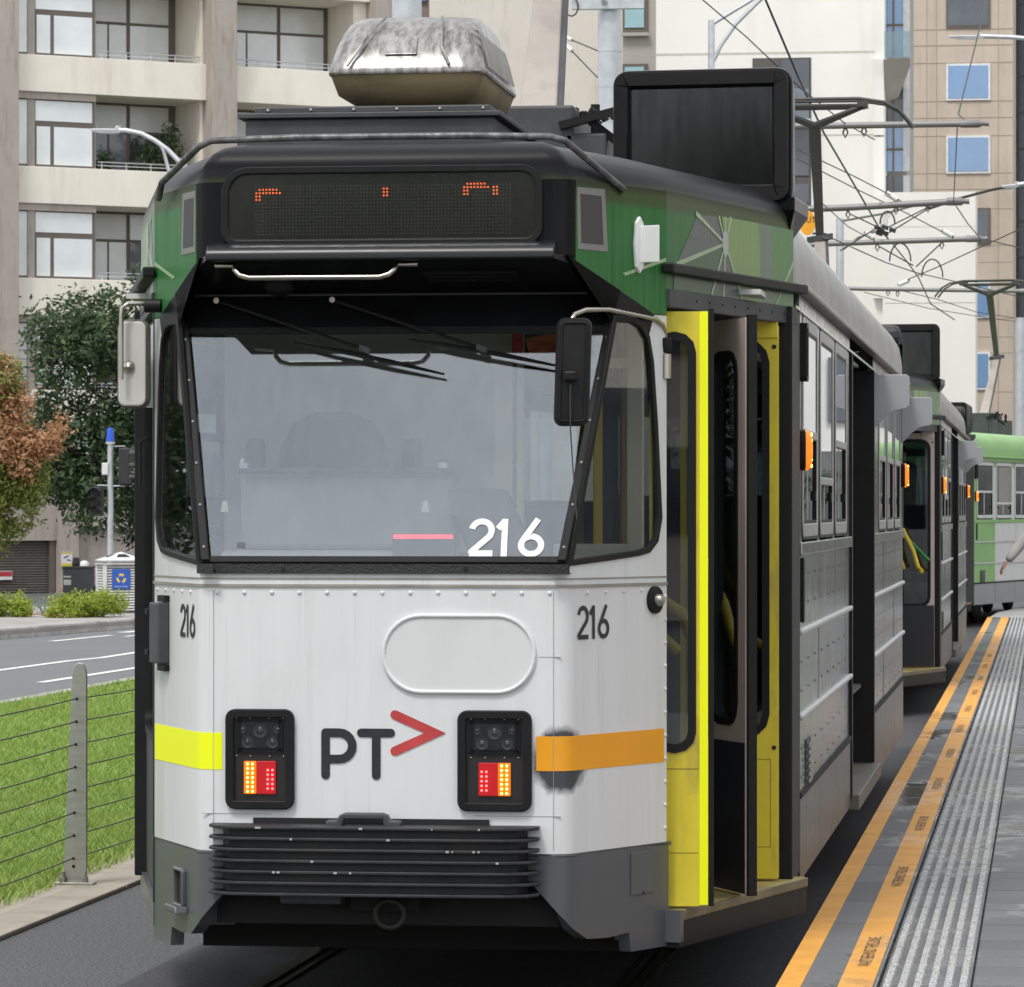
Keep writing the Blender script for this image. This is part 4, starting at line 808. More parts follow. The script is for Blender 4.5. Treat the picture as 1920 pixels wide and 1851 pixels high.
    lv = [(.292, .548, 1.562, 3.50, .075), (.296, .545, 1.565, 3.508, .075), (.292, .552, 1.56, 3.525, .075), (.288, .56, 1.555, 3.545, .08), (.28, .60, 1.52, 3.60, .09), (.268, .66, 1.46, 3.66, .10), (.252, .74, 1.38, 3.71, .11), (.23, .83, 1.29, 3.74, .11), (.19, .93, 1.19, 3.752, .1)]
    shl = B(G().loft([sh(pod(*l)) for l in lv]), 'pod_shell', shell, ac, smooth=50)
    B(G().tube([V(ox - .21, .535, 3.53), V(ox - .17, .575, 3.60), V(ox - .13, .65, 3.68), V(ox - .10, .74, 3.73)], .006, 6), 'pod_rib', shell, ac, smooth=60); B(G().tube([V(ox + .17, .535, 3.53), V(ox + .135, .575, 3.60), V(ox + .125, .65, 3.68), V(ox + .115, .74, 3.73)], .006, 6), 'pod_rib', shell, ac, smooth=60)
    B(G().loft([[V(-.085, .59, 3.57), V(.035, .59, 3.57), V(.03, .66, 3.645), V(-.08, .66, 3.645)], [V(-.085, .570, 3.574), V(.035, .570, 3.574), V(.03, .638, 3.649), V(-.08, .638, 3.649)]]), 'pod_hatch', shell, ac, bevel=.003)
    g = G()
    for k in range(22): y = .66 + k * .033; g.loft([[V(ox + .30 - (z - 3.53) * q_ , y, z) for z, q_ in ((3.53, .15), (3.60, .25), (3.66, .28), (3.70, .38))], [V(ox + .306 - (z - 3.53) * q_, y + .008, z) for z, q_ in ((3.53, .15), (3.60, .25), (3.66, .28), (3.70, .38))], [V(ox + .30 - (z - 3.53) * q_, y + .016, z) for z, q_ in ((3.53, .15), (3.60, .25), (3.66, .28), (3.70, .38))]], False, False)
    B(g, 'pod_grille', M('grille alloy', (.33, .32, .30), .45, .5, .2, 9), ac, kind='stuff')
    # route number box on the right
    bx0, bx1, by = .62, 1.33, 2.0
    bf = plane(((bx0 + bx1) / 2, by, 3.385), (1, -.09, 0), (-.09, -1, 0)); bo = rrect(-.365, .365, -.275, .272, .06)
    rb = B(G().loft([[bf(u * q, v * q, n) for u, v in bo] for q, n in ((.78, -.5), (.84, -.45), (.985, -.06), (1, .0), (.985, .015))]), 'route_box', black_satin, smooth=40)
    B(G().ring(inset(bo, .012), .055, .0, .05, bf, .075), 'box_bezel', black_matt, rb, smooth=40, bevel=.01); B(G().slab(inset(bo, .06), .016, .02, bf), 'box_glass', GLASS('box glass', (.4, .4, .39), .06, .08), rb); B(G().slab(inset(bo, .07), .012, .0155, bf), 'display_panel', M('led panel', (.03, .029, .027), .8), rb)
    g = G()
    for i in range(30):
        for j in range(16): g.add([bf(-.20 + i * .0122, -.06 + j * .0122, .0157), bf(-.194 + i * .0122, -.06 + j * .0122, .0157), bf(-.194 + i * .0122, -.054 + j * .0122, .0157), bf(-.2 + i * .0122, -.054 + j * .0122, .0157)], [(0, 1, 2, 3)])
    B(g, 'led_matrix', MATS['unlit led'], rb, kind='stuff', recalc=False)
    B(G().loft([[bf(u, v, n) for u, v, n in ((-.30, -.40, -.40), (.30, -.40, -.40), (.34, -.40, -.06), (-.34, -.40, -.06))], [bf(u, v, n) for u, v, n in ((-.33, -.30, -.46), (.36, -.30, -.46), (.375, -.30, .01), (-.37, -.30, .01))], [bf(u, v, n) for u, v, n in ((-.33, -.245, -.46), (.36, -.245, -.46), (.375, -.245, .01), (-.37, -.245, .01))]]), 'box_plinth', black_satin, rb, bevel=.006)
    # pantograph
    pg = B(G().box(-.10, .34, 3.0, 3.9, 3.24, 3.62).box(.30, .48, 3.0, 4.1, 3.24, 3.5), 'pantograph', dark_grey, bevel=.012)
    g = G(); g.obox((.40, 3.0, 3.56), (.12, 0, .03), (0, .03, 0), (-.004, 0, .016)); g.obox((.50, 3.05, 3.48), (.09, .02, -.07), (0, .03, 0), (.01, 0, .014))
    for x, z in ((.40, 3.50), (.55, 3.45)): g.lathe([(.02, 0), (.02, .09), (.03, .09), (.03, .11), (.02, .11), (.02, .15)], (x, 3.3, z), (0, 0, 1), 10)
    for k in range(9): g.lathe([(.018, 0), (.012, .03), (0, .035)], (.30 + k * .022, 3.1 + (k % 3) * .12, 3.58 + random.uniform(-.02, .02)), (random.uniform(-.5, .5), -.2, 1), 7)
    B(g, 'pantograph_gear', black_matt, pg, kind='stuff')
    taupe = M('pantograph taupe', (.36, .325, .285), .55, 0, .1, 2, dirt=(.24, .21, .18), dirt_amt=.3)
    k0, k1 = V(.14, 3.35, 3.60), V(.06, 4.65, 4.65); d = (k1 - k0).normalized()
    la = B(G().loft([[k0 + V(-.085, 0, 0), k0 + V(.085, 0, 0), k0 + V(.085, .05, -.04), k0 + V(-.085, .05, -.04)], [k1 + V(-.055, 0, 0), k1 + V(.055, 0, 0), k1 + V(.055, .05, -.04), k1 + V(-.055, .05, -.04)]]), 'lower_arm', taupe, pg, bevel=.01)
    B(G().tube([k0 + V(.1, .0, .0), k1 + V(.07, 0, 0)], .014, 6), 'arm_rod', dark_grey, la)
    olive = M('pantograph olive', (.07, .068, .06), .5, .2, .15, 3); k2 = V(.03, 4.25, 5.75)
    ua = B(G().loft([[k1 + V(-.04, -.03, 0), k1 + V(.04, -.03, 0), k1 + V(.04, .03, 0), k1 + V(-.04, .03, 0)], [k2 + V(-.06, -.03, 0), k2 + V(.06, -.03, 0), k2 + V(.06, .03, 0), k2 + V(-.06, .03, 0)]]), 'upper_arm', olive, pg)
    g = G()
    for k in range(5): a = k * 1.25; g.tube([k1 + V(.09 * math.cos(a + q) - .0, .05 * math.sin(a), .03 * math.sin(a * 2 + q) + .02) for q in (0, .7, 1.4)], .012, 5)
    g.obox(k1, (.13, 0, .02), (0, .05, 0), (0, 0, .03)); B(g, 'knee_joint', dark_grey, pg, kind='stuff')
    for s in (-1, 1): B(G().tube([k2, k2 + V(s * .48, 0, .19)], [.04, .028], 6), 'bow_arm', olive, pg)
    g = G()
    for dy in (-.12, .12): g.tube([k2 + V(x, dy, z) for x, z in ((-.98, -.02), (-.85, .14), (-.7, .22), (-.45, .26), (.45, .26), (.7, .22), (.85, .14), (.98, -.02))], .018, 6)
    g.tube([k2 + V(-.5, .12, .19), k2 + V(.5, .12, .19)], .02, 6); g.tube([k2 + V(-.5, -.12, .19), k2 + V(.5, -.12, .19)], .02, 6)
    for s in (-1, 1): g.obox(k2 + V(s * .48, 0, .21), (.05, 0, 0), (0, .14, 0), (0, 0, .03))
    B(g, 'collector_bow', olive, pg, smooth=50, kind='stuff')
    # ---- inside
    B(G().box(-1.29, -1.27, 2.3, 14.5, .88, 1.72).box(1.27, 1.29, 2.5, 6.8, .88, 1.72).box(1.27, 1.29, 9.6, 14.5, .88, 1.72), 'side_lining', M('lining beige', (.42, .40, .35), .6, 0, .06, 2), kind='stuff')
    cab = B(G().box(-.9, .9, .75, 16.0, .70, .72).box(-1.27, 1.27, 2.3, 14.5, .86, .88), 'floor', interior)
    B(G().box(-1.25, 1.25, 1.4, 14.8, 2.72, 2.74), 'ceiling_lining', M('ceiling lining', (.6, .6, .58), .7, 0, .05, 2), cab)
    B(G().box(-.62, .24, .14, .5, 1.28, 1.74), 'dashboard', M('dash grey', (.22, .225, .23), .5, 0, .1, 3), cab, bevel=.02); B(G().box(-.60, .20, .42, .56, 1.74, 2.02), 'instrument_hood', MATS['dash grey'], cab, bevel=.02)
    B(G().tube([V(-.60, .40, 2.03), V(.2, .4, 2.03)], .012, 6), 'hood_rail', dark_grey, cab)
    g = G(); 
    for x in (-.58, .16): g.lathe([(.02, 0), (.02, .02), (.008, .04), (0, .045)], (x, .40, 2.04), (0, 0, 1), 8); g.lathe([(.02, 0), (.012, .04)], (x - .05, .30, 1.88), (0, 0, 1), 8)
    B(g, 'hood_catch', chrome, cab)
    sb = [(-.20, 1.5), (-.225, 1.9), (-.215, 2.12), (-.16, 2.23), (-.06, 2.27), (.06, 2.27), (.16, 2.23), (.215, 2.12), (.225, 1.9), (.2, 1.5)]
    sf = plane((-.42, 1.35, 0), (1, 0, 0), (0, -1, 0)); se = B(G().slab(sb, -.12, .0, sf).box(-.64, -.2, .95, 1.35, 1.2, 1.32), 'driver_seat', seat_m, bevel=.03)
    for x in (-.31, .31): B(G().slab(rrect(x - .035, x + .035, 1.95, 2.17, .03), -.08, .0, sf), 'seat_armrest', seat_m, se, bevel=.015)
    B(G().box(.26, .33, 1.05, 1.10, .72, 2.7).box(.345, .37, 1.05, 1.10, .72, 2.7), 'partition_post', cream_i, cab); B(G().box(-.9, .26, 1.62, 1.65, .72, 2.7), 'cab_partition', M('partition grey', (.60, .60, .58), .6, 0, .06, 2), cab)
    B(G().box(.50, .84, .93, .98, 1.68, 1.76).box(.78, .84, .925, .985, .72, 2.62).box(.60, .84, .93, .98, 2.42, 2.46), 'ticket_frame', cream_i, cab, bevel=.006); B(G().tube([(.66, 1.02, .72), (.66, 1.02, 2.6)], .018, 8), 'stanchion', rail_y, cab, smooth=60)
    rd = B(G().obox((.36, .30, 1.80), (.11, .03, 0), (-.02, .06, .05), (-.05, -.02, .12)), 'ticket_reader', dark_grey, cab, bevel=.015)
    B(G().box(.02, .245, .10, .13, 1.69, 1.80), 'message_sign', dark_grey, cab); g = G()
    for i in range(46):
        for j in range(3): g.box(.024 + i * .0047, .0275 + i * .0047, .097, .10, 1.785 + j * .0048, 1.7885 + j * .0048)
    B(g, 'sign_leds', EM('red sign led', (1, .05, .08), 2.2), cab, kind='stuff')
    B(G().box(.345, .385, .92, .95, 2.47, 2.56), 'clothing_reflection', M('red reflection', (.55, .04, .02), .5, 0, .5, 30), cab); B(G().obox((.46, .93, 2.51), (.055, 0, .012), (0, .01, 0), (-.01, 0, .035)), 'clothing_reflection', M('orange reflection', (.60, .14, .03), .5, 0, .6, 25), cab)  # red and orange pieces stand in for clothing reflected in the windscreen
    for y in (3.0, 4.3, 5.6, 10.6, 11.9, 13.2):
        for x in (-.85, .85): B(G().box(x - .36, x + .36, y, y + .12, 1.2, 1.95).box(x - .36, x + .36, y - .42, y, 1.2, 1.3), 'passenger_seat', M('green seat', (.03, .07, .04), .7, 0, .2, 6), cab, bevel=.03)
    for x, y in ((.62, 2.35), (.3, 3.6), (-.3, 5.2), (.5, 7.0), (.5, 9.3), (-.3, 11.5)): B(G().tube([(x, y, .88), (x, y, 2.72)], .017, 8), 'stanchion', rail_y, cab, smooth=60)
    for p in ([(.82, .80, 1.62), (.98, 1.0, 1.50), (1.02, 1.15, 1.36)], [(1.0, 1.55, 1.72), (1.10, 1.50, 1.52), (1.15, 1.42, 1.36), (1.19, 1.32, 1.33)], [(.80, .82, 1.52), (.96, 1.0, 1.36)]): B(G().tube(p, .022, 8), 'door_grab_rail', rail_y, cab, smooth=60)
    B(G().box(.55, .60, 2.1, 2.35, .42, 2.6).box(.25, .62, 1.95, 2.0, .42, .9), 'stair_wall', navy_i, cab)
    return T
tram_a = make_tram(); tag(tram_a, 'white nosed tram numbered 216 standing nearest, front door folded open', 'tram', 'trams queued at the stop')
for o in tram_a.children:
    if o.name.startswith('tram'): print(o.name)
SKIP2 = ('rivets', 'led_matrix', 'lit_leds', 'screws', 'paint_chips', 'indicator_leds_x', 'driver_seat', 'letter', 'arrow_mark', 'fleet_number', 'side_rivets')
tram_b = copy_tree(tram_a, None, SKIP2 + ('edge_strip',)); tram_b.location = (0, 22.55, 0); tag(tram_b, 'second tram in the queue, half hidden behind the nearest tram', 'tram', 'trams queued at the stop')

_ls = [c for c in tram_b.children if c.name.split('.')[0] == 'door_leaf']
for _l in _ls[:2]:
    for ch in list(_l.children): bpy.data.objects.remove(ch)
    bpy.data.objects.remove(_l)
_l = _ls[2]
for q in [_l] + [ch for ch in _l.children if ch.name.startswith('door_motor')]: q.material_slots[0].link = 'OBJECT'; q.material_slots[0].material = tan_i
G().box(.902, 1.288, 1.83, 1.8415, .43, 1.0).build('lower_panel', navy_i, _l)
G().tube([(.93, 1.80, 1.74), (1.24, 1.80, 1.42)], .022, 6).build('green_rail', M('green rail', (.02, .2, .05), .4), _l)
# ================================================================== plants
def leaf_mat(name, c0, c1, trans=.25):
    t = NT(name); isl = t.n('ShaderNodeNewGeometry').outputs['Random Per Island']; big = t.noise(t.coord(), .9, 3)
    c = t.mix(isl, c0, c1); c = t.mix(t.math('MULTIPLY', t.ramp(big, .4, .65), .45), c, [x * .55 for x in c0])
    b = t.bsdf(c, .5, 0, spec=.35); tr = t.n('ShaderNodeBsdfTranslucent', {'Color': tuple(x * 1.1 for x in c1) + (1,)})
    t.link(t.n('ShaderNodeMixShader', {0: trans, 1: b.outputs[0], 2: tr.outputs[0]}).outputs[0], t.out.inputs[0]); return t.m
def leaf_cloud(clumps, n, size, droop=.3):
    """clumps: (centre, radius, weight); leaves sit in loose sprays, denser towards each clump's skin"""
    c = np.array([q[0] for q in clumps], float); r = np.array([q[1] for q in clumps], float); w = np.array([q[2] if len(q) > 2 else 1 for q in clumps], float) * r ** 2; w /= w.sum()
    nsub = max(40, n // 14); k = RNG.choice(len(c), nsub, p=w); d = RNG.normal(size=(nsub, 3)); d /= np.linalg.norm(d, axis=1)[:, None]
    sub = c[k] + d * (r[k] * RNG.uniform(.55, 1.08, nsub) ** .8)[:, None]
    j = RNG.integers(0, nsub, n); p = sub[j] + RNG.normal(scale=size * 1.35, size=(n, 3))
    out = p - c[k[j]]; out /= np.linalg.norm(out, axis=1)[:, None] + 1e-6
    nrm = out * .6 + np.array([0, 0, .55]) + RNG.normal(scale=.55, size=(n, 3)); nrm /= np.linalg.norm(nrm, axis=1)[:, None]
    a = np.cross(nrm, RNG.normal(size=(n, 3))); a /= np.linalg.norm(a, axis=1)[:, None] + 1e-6; b = np.cross(nrm, a); s = size * RNG.uniform(.6, 1.3, n)[:, None]
    fold = nrm * s * .18
    return np.stack([p - a * s, p + b * s * .42 - fold, p + a * s, p - b * s * .42 - fold], 1).reshape(-1, 3)
bark = M('bark', (.075, .06, .05), .9, 0, .35, 6, (4, 4, 1), bump=.6, bscale=25)
def tree(name, label, base, top, clumps, n, size, m, extra=None, lean=0):
    o = thing(name, label, 'tree', base); bx, by, bz = base; g = G()
    h = top; g.tube([(0, 0, -.1), (.04, .02, h * .35), (lean * .5, .05, h * .7), (lean, 0, h)], [.16, .12, .09, .05], 9); tr = g.build('trunk', bark, o, smooth=60)
    rel = [((c[0] - bx, c[1] - by, c[2] - bz), r, *w) for c, r, *w in clumps]
    for (c, r, *w) in rel[::2]:
        a = V(lean * .5, .05, h * .62); G().tube([a, a.lerp(Vector(c), .5) + V(0, 0, .15), Vector(c)], [.06, .04, .012], 6).build('limb', bark, tr, smooth=60)
    raw_mesh('crown', leaf_cloud(rel, n, size), 4, m, o)
    if extra:
        rel2 = [((c[0] - bx, c[1] - by, c[2] - bz), r, *w) for c, r, *w in extra[0]]; raw_mesh('autumn_foliage', leaf_cloud(rel2, extra[1], size), 4, extra[2], o)
    return o
dk_leaf = leaf_mat('evergreen leaf', (.028, .06, .022), (.11, .17, .075)); yl_leaf = leaf_mat('yellow green leaf', (.10, .15, .025), (.32, .36, .09)); rd_leaf = leaf_mat('autumn leaf', (.34, .16, .06), (.62, .38, .22)); bush_leaf = leaf_mat('bush leaf', (.16, .24, .025), (.46, .55, .07)); flax_m = leaf_mat('flax leaf', (.12, .18, .13), (.30, .38, .30), .1)
big = []
for k in range(46): big.append(((random.uniform(-18.3, -12.6), 65.2 + random.uniform(-1.3, 1.6), random.uniform(1.9, 5.7)), random.uniform(.5, .95)))
big = [(c, r) for c, r in big if ((c[0] + 15.2) / 3.3) ** 2 + ((c[2] - 3.6) / 2.7) ** 2 < 1.05]
big = [(c, r) for c, r in big if not (c[0] < -16.9 and c[2] > 3.7)]
big += [((-16.3, 65.2, 5.3), .75), ((-15.4, 65.3, 5.9), .6), ((-17.2, 65, 4.1), .5), ((-17.4, 65, 3.0), .7), ((-15.2, 65, 6.3), .4)]
tree('broad_tree', 'large dark green tree in front of the cream apartment block', (-15.4, 66, 0), 4.6, big, 36000, .075, dk_leaf)
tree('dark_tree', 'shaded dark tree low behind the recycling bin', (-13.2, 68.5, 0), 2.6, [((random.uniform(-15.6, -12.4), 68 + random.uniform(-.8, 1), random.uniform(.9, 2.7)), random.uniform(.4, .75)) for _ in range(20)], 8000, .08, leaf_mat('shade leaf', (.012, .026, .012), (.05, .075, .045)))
mp1 = [((-17.3, 59.6, 3.3), .62), ((-16.9, 59.4, 2.5), .65), ((-16.4, 59.5, 2.95), .5), ((-17.6, 59.6, 1.9), .6), ((-16.6, 59.5, 2.0), .55), ((-17.0, 59.8, 1.5), .45), ((-16.2, 59.3, 2.45), .35), ((-17.5, 59.3, 2.8), .6)]
mp2 = [((-16.8, 59.2, 4.25), .5), ((-17.5, 59.2, 3.9), .5), ((-16.35, 59.1, 3.85), .3), ((-16.2, 59.0, 3.15), .3, 1.6), ((-15.75, 59.0, 3.2), .26, 1.8), ((-15.55, 58.95, 3.5), .14, 1.5), ((-16.7, 58.9, 3.2), .45), ((-16.2, 58.9, 2.75), .25)]
tree('maple_tree', 'young maple with orange and red leaves on its upper branches', (-17.3, 60, .1), 3.4, mp1 + mp2[:2], 15000, .055, yl_leaf, (mp2, 6500, rd_leaf), lean=.3)
def bush(label, x, y, z, rx, h, n):
    cl = [((random.uniform(-rx, rx) * .72, random.uniform(-.3, .3), h * random.uniform(.2, .66)), h * random.uniform(.30, .42)) for _ in range(13)]
    o = raw_mesh('bush', leaf_cloud(cl, n, .032), 4, bush_leaf); o.location = (x, y, z); return tag(o, label, 'bush', 'bushes on the traffic island')
bush('round yellow green bush at the left edge of the island', -14.95, 52.4, .13, .55, .40, 5000)
bush('wide yellow green bush in front of the recycling bin', -13.45, 52.4, .10, .64, .46, 6500)
bush('small yellow green bush low beside the wide bush', -13.75, 52.0, .10, .28, .25, 2200)
fx = thing('flax_plant', 'grey green strap leaved plant between the two bushes', 'plant', (-14.25, 53.0, .13))
for k in range(26):
    a = random.uniform(-1.2, 1.2); l = random.uniform(.28, .5); x0 = random.uniform(-.16, .2); w = .012; sx = math.sin(a) * l; zz = math.cos(a) * l
    G().add([(x0 - w, 0, 0), (x0 + w, 0, 0), (x0 + sx * .45 + w, -.02, zz * .6), (x0 + sx * .45 - w, -.02, zz * .6), (x0 + sx, -.05, zz * .9)], [(0, 1, 2, 3), (3, 2, 4)]).build('leaf', flax_m, fx, recalc=False)
for x0, x1, y in ((-14.6, -14.05, 53.6), (-13.0, -11.9, 53.9)):
    G().box(x0, x1, y, y + .35, .1, .26).build('planter_kerb', kerb_concrete, island, bevel=.02)
ld = []
for k in range(60): ld.append((random.gauss(-13.9, .25), random.gauss(51.9, .25), .165 + random.random() * .03))
ldv = []
for p in ld:
    a = random.random() * 6.3; s_ = .03; ldv += [(p[0] - s_, p[1], p[2]), (p[0], p[1] - s_, p[2] + .02), (p[0] + s_, p[1], p[2]), (p[0], p[1] + s_, p[2] - .01)]
o = raw_mesh('fallen_leaves', np.array(ldv), 4, rd_leaf); tag(o, 'fallen orange leaves on the island edge', 'leaves', kind='stuff')

# ================================================================== street things on the left
# traffic signal post with a blue cap
ts = thing('traffic_signal', 'slim grey signal post with a blue cap and two black signal heads', 'traffic light', (-14.52, 58.5, .13))
G().lathe([(.055, 0), (.052, 2.98)], (0, 0, 0), (0, 0, 1), 14).build('post', galv, ts, smooth=60); G().lathe([(.085, 2.98), (.085, 3.02), (.06, 3.03)], (0, 0, 0), (0, 0, 1), 14).build('cap_collar', galv, ts, smooth=60)
G().lathe([(.078, 3.03), (.068, 3.12), (.06, 3.24), (.045, 3.275), (0, 3.28)], (0, 0, 0), (0, 0, 1), 16).build('cap', M('blue plastic', (.02, .10, .62), .35, 0, .08, 4), ts, smooth=50)
sig = M('signal black', (.022, .023, .027), .5, 0, .2, 6)
def head(x, z, w, h, flip):
    hd_ = G().box(x - w / 2, x + w / 2, -.1, .1, z - h / 2, z + h / 2).build('signal_head', sig, ts, bevel=.02)
    for k in range(3):
        zc = z + h * (.33 - .33 * k); G().lathe([(.085, 0), (.085, .03)], (x + flip * .06, -.1 if not flip else 0, zc), (flip, -1 if not flip else -.25, 0), 14).build('lens', M('dark lens', (.03, .03, .035), .2), hd_, smooth=40)
        g = G(); 
        for q in range(9):
            a = math.pi * q / 8; a2 = math.pi * (q + 1) / 8
            if q < 8: g.add([(x + (.04 if flip else 0) + (0 if flip else .1 * math.cos(a)), -.1 if not flip else .1 * math.cos(a), zc + .1 * math.sin(a)), (x + (.04 if flip else 0) + (0 if flip else .1 * math.cos(a2)), -.1 if not flip else .1 * math.cos(a2), zc + .1 * math.sin(a2)), (x + (.28 if flip else 0) + (0 if flip else .1 * math.cos(a2)), -.3 if not flip else .1 * math.cos(a2), zc + .07 * math.sin(a2)), (x + (.28 if flip else 0) + (0 if flip else .1 * math.cos(a)), -.3 if not flip else .1 * math.cos(a), zc + .07 * math.sin(a))], [(0, 1, 2, 3)])
        g.build('hood', sig, hd_, recalc=False)
    for zz in (z + h / 2 + .03, z - h / 2 - .03): G().tube([(0, 0, zz), (x, 0, zz)], .012, 6).build('bracket', galv, hd_)
head(.27, 2.58, .2, .66, 1); head(-.24, 1.95, .2, .5, 0)
G().box(-.14, -.02, -.09, .05, 2.42, 2.64).build('junction_box', M('pale box', (.62, .63, .63), .5), ts, bevel=.012)
# recycling bin enclosure: square louvred cabinet with a pyramid top
rb = thing('recycling_bin', 'square white louvred bin with a blue recycling poster and pyramid lid', 'bin', (-13.62, 55.4, .13), R(24))
wp = M('white powder coat', (.66, .66, .66), .5, 0, .08, 4); w2 = .34
G().box(-w2 + .02, w2 - .02, -w2 + .02, w2 - .02, 0, .82).build('inner_drum', M('bin shadow', (.17, .17, .17), .8), rb)
for sx in (-1, 1):
    for sy in (-1, 1): G().box(sx * w2 - .03, sx * w2 + .03, sy * w2 - .03, sy * w2 + .03, 0, .84).build('corner_post', wp, rb, bevel=.006)
for k in range(17):
    z = .05 + k * .046
    for ax in range(4):
        o = G().add([(-w2 + .03, -w2 - .005, z), (w2 - .03, -w2 - .005, z), (w2 - .03, -w2 + .018, z + .028), (-w2 + .03, -w2 + .018, z + .028)], [(0, 1, 2, 3)]).build('louvre', wp, rb, recalc=False); o.rotation_euler.z = ax * math.pi / 2
G().box(-w2 - .045, w2 + .045, -w2 - .045, w2 + .045, .84, .86).box(-w2 - .035, w2 + .035, -w2 - .035, w2 + .035, .89, .91).build('lid_rim', wp, rb, bevel=.006)
q = w2 + .05; lid = G().add([(-q, -q, .91), (q, -q, .91), (q, q, .91), (-q, q, .91), (0, 0, 1.06)], [(0, 1, 4), (1, 2, 4), (2, 3, 4), (3, 0, 4), (0, 3, 2, 1)]).build('lid', wp, rb, bevel=.008)
for ax in range(4):
    o = G().add([(-.12, -.25, .972), (.12, -.25, .972), (.06, -.12, 1.02), (-.06, -.12, 1.02)], [(0, 1, 2, 3)]).build('lid_opening', hole, lid, recalc=False); o.rotation_euler.z = ax * math.pi / 2
for ax in (-1,):
    ps = plane((-.06, -w2 - .012, 0), (1, 0, 0), (0, -1, 0)); po = G().slab([(-.16, .42), (.16, .42), (.16, .76), (-.16, .76)], 0, .004, ps).build('recycling_poster', M('poster blue', (.03, .11, .48), .5, 0, .06, 6), rb); po.rotation_euler.z = 0
    for k in range(3):
        a0 = 90 + k * 120; pts = [(.085 * math.cos(R(a0 + q)), .60 + .085 * math.sin(R(a0 + q))) for q in range(-42, 34, 12)] + [(.045 * math.cos(R(a0 + 44)), .60 + .045 * math.sin(R(a0 + 44)))] + [(.045 * math.cos(R(a0 + q)), .60 + .045 * math.sin(R(a0 + q))) for q in range(30, -45, -12)]
        G().slab(pts, .004, .006, ps).build('recycling_arrow', M('poster yellow', (.80, .55, .06), .5), po)
    lettering('Recycling', ps, -.11, .11, .445, .475, .006, M('poster white', (.75, .76, .8), .5), po)
cabn = thing('equipment_cabinet', 'dark grey roadside cabinet beside the person in a white cap', 'cabinet', (-15.85, 61.6, .0))
G().box(-.26, .26, -.2, .2, 0, .82).build('casing', M('cabinet grey', (.06, .065, .068), .6, 0, .15, 4), cabn, bevel=.015); G().box(-.28, .28, -.22, .22, .82, .85).build('top', MATS['cabinet grey'], cabn, bevel=.006); G().box(-.24, -.10, -.205, -.199, .5, .6).build('notice', M('notice white', (.6, .6, .58), .6), cabn); G().box(-.24, -.10, -.205, -.199, .64, .67).build('notice', MATS['notice white'], cabn)
G().lathe([(.07, 0), (.08, .05), (.06, .16), (0, .17)], (-.05, 0, .85), (0, 0, 1), 10).build('vent_cap', sig, cabn)
# street lamp on the left
def street_lamp(label, base, pts, lamp_dir, r=.05, head=.55, strut=None, z0=None, group='street lamps over the road'):
    b = Vector(base); o = thing('street_lamp', label, 'street lamp', base, 0, group); loc = lambda p: Vector(p) - b
    G().tube([(0, 0, -.1 if z0 is None else z0), (0, 0, loc(pts[0]).z + .12)], [r * 1.3, r], 10).build('pole', galv, o, smooth=60)
    G().tube([loc(p) for p in pts], r * .55, 8).build('arm', galv, o, smooth=60)
    if strut: G().tube([loc(p) for p in strut], r * .42, 7).build('strut', galv, o, smooth=60)
    e = loc(pts[-1]); d = Vector(lamp_dir).normalized(); s = d.cross(V(0, 0, 1)).normalized()
    G().loft([[e + s * w * sg - V(0, 0, h) * (1 if q else 0) for sg, q in ((-1, 0), (1, 0), (1, 1), (-1, 1))] if False else [e + d * t_ * head + s * w, e + d * t_ * head + s * w * .8 - V(0, 0, h), e + d * t_ * head - s * w * .8 - V(0, 0, h), e + d * t_ * head - s * w, e + d * t_ * head + V(0, 0, .03)] for t_, w, h in ((-.1, .05, .05), (.2, .1, .07), (.7, .13, .06), (1, .08, .03))]).build('lamp_head', M('lamp grey', (.60, .62, .63), .4, .3, .1, 5), o, smooth=50)
    G().lathe([(.05, 0), (.05, .06), (0, .065)], e + V(0, 0, .02), (0, 0, 1), 10).build('photocell', MATS['pale box'], o)
    return o
street_lamp('grey street lamp arching left in front of the apartment balconies', (-13.62, 60.56, .0), [(-13.62, 60.56, 8.33), (-13.9, 60.56, 8.62), (-14.15, 60.56, 8.80), (-14.4, 60.56, 8.93), (-14.68, 60.56, 8.99), (-14.85, 60.56, 9.0)], (-1, 0, .02), .085, .5, [(-13.62, 60.56, 7.6), (-13.85, 60.56, 8.1), (-13.98, 60.56, 8.6), (-14.05, 60.56, 8.75)])

# ================================================================== apartment block on the left
cream_w = M('cream render', (.84, .79, .69), .9, 0, .05, .9, dirt=(.70, .64, .54), dirt_amt=.3, dirt_scale=1.2, dstretch=(2, 2, .25), bump=.1, bscale=20); taupe_w = M('taupe render', (.42, .37, .325), .9, 0, .08, 1.2, dirt=(.24, .21, .18), dirt_amt=.3, dstretch=(2, 2, .3)); frame_w = M('bronze window frame', (.14, .118, .098), .6, 0, .1, 3)
def pane_mat(name, c, rough=.12): return M(name, c, rough, 0, .12, .8, spec=.7)
pane_white = pane_mat('blind pane', (.74, .78, .79)); pane_pale = pane_mat('curtain pane', (.62, .64, .62), .2); pane_dark = pane_mat('dark pane', (.05, .055, .065), .06); pane_mid = pane_mat('grey pane', (.16, .175, .20), .08)
apt = thing('apartment_building', 'cream and taupe apartment block with deep balconies behind the trees', 'building', (-21.24, 77.56, 0), math.atan2(.593, .805))
LF = plane((0, 0, 0), (1, 0, 0), (0, -1, 0))
def ab(n, m, x0, x1, y0, y1, z0, z1, p=apt, **k): return G().box(x0, x1, y0, y1, z0, z1).build(n, m, p, **k)
ab('core', M('block core', (.20, .18, .16), .9), -8, 10.2, 2.6, 14, 0, 20)
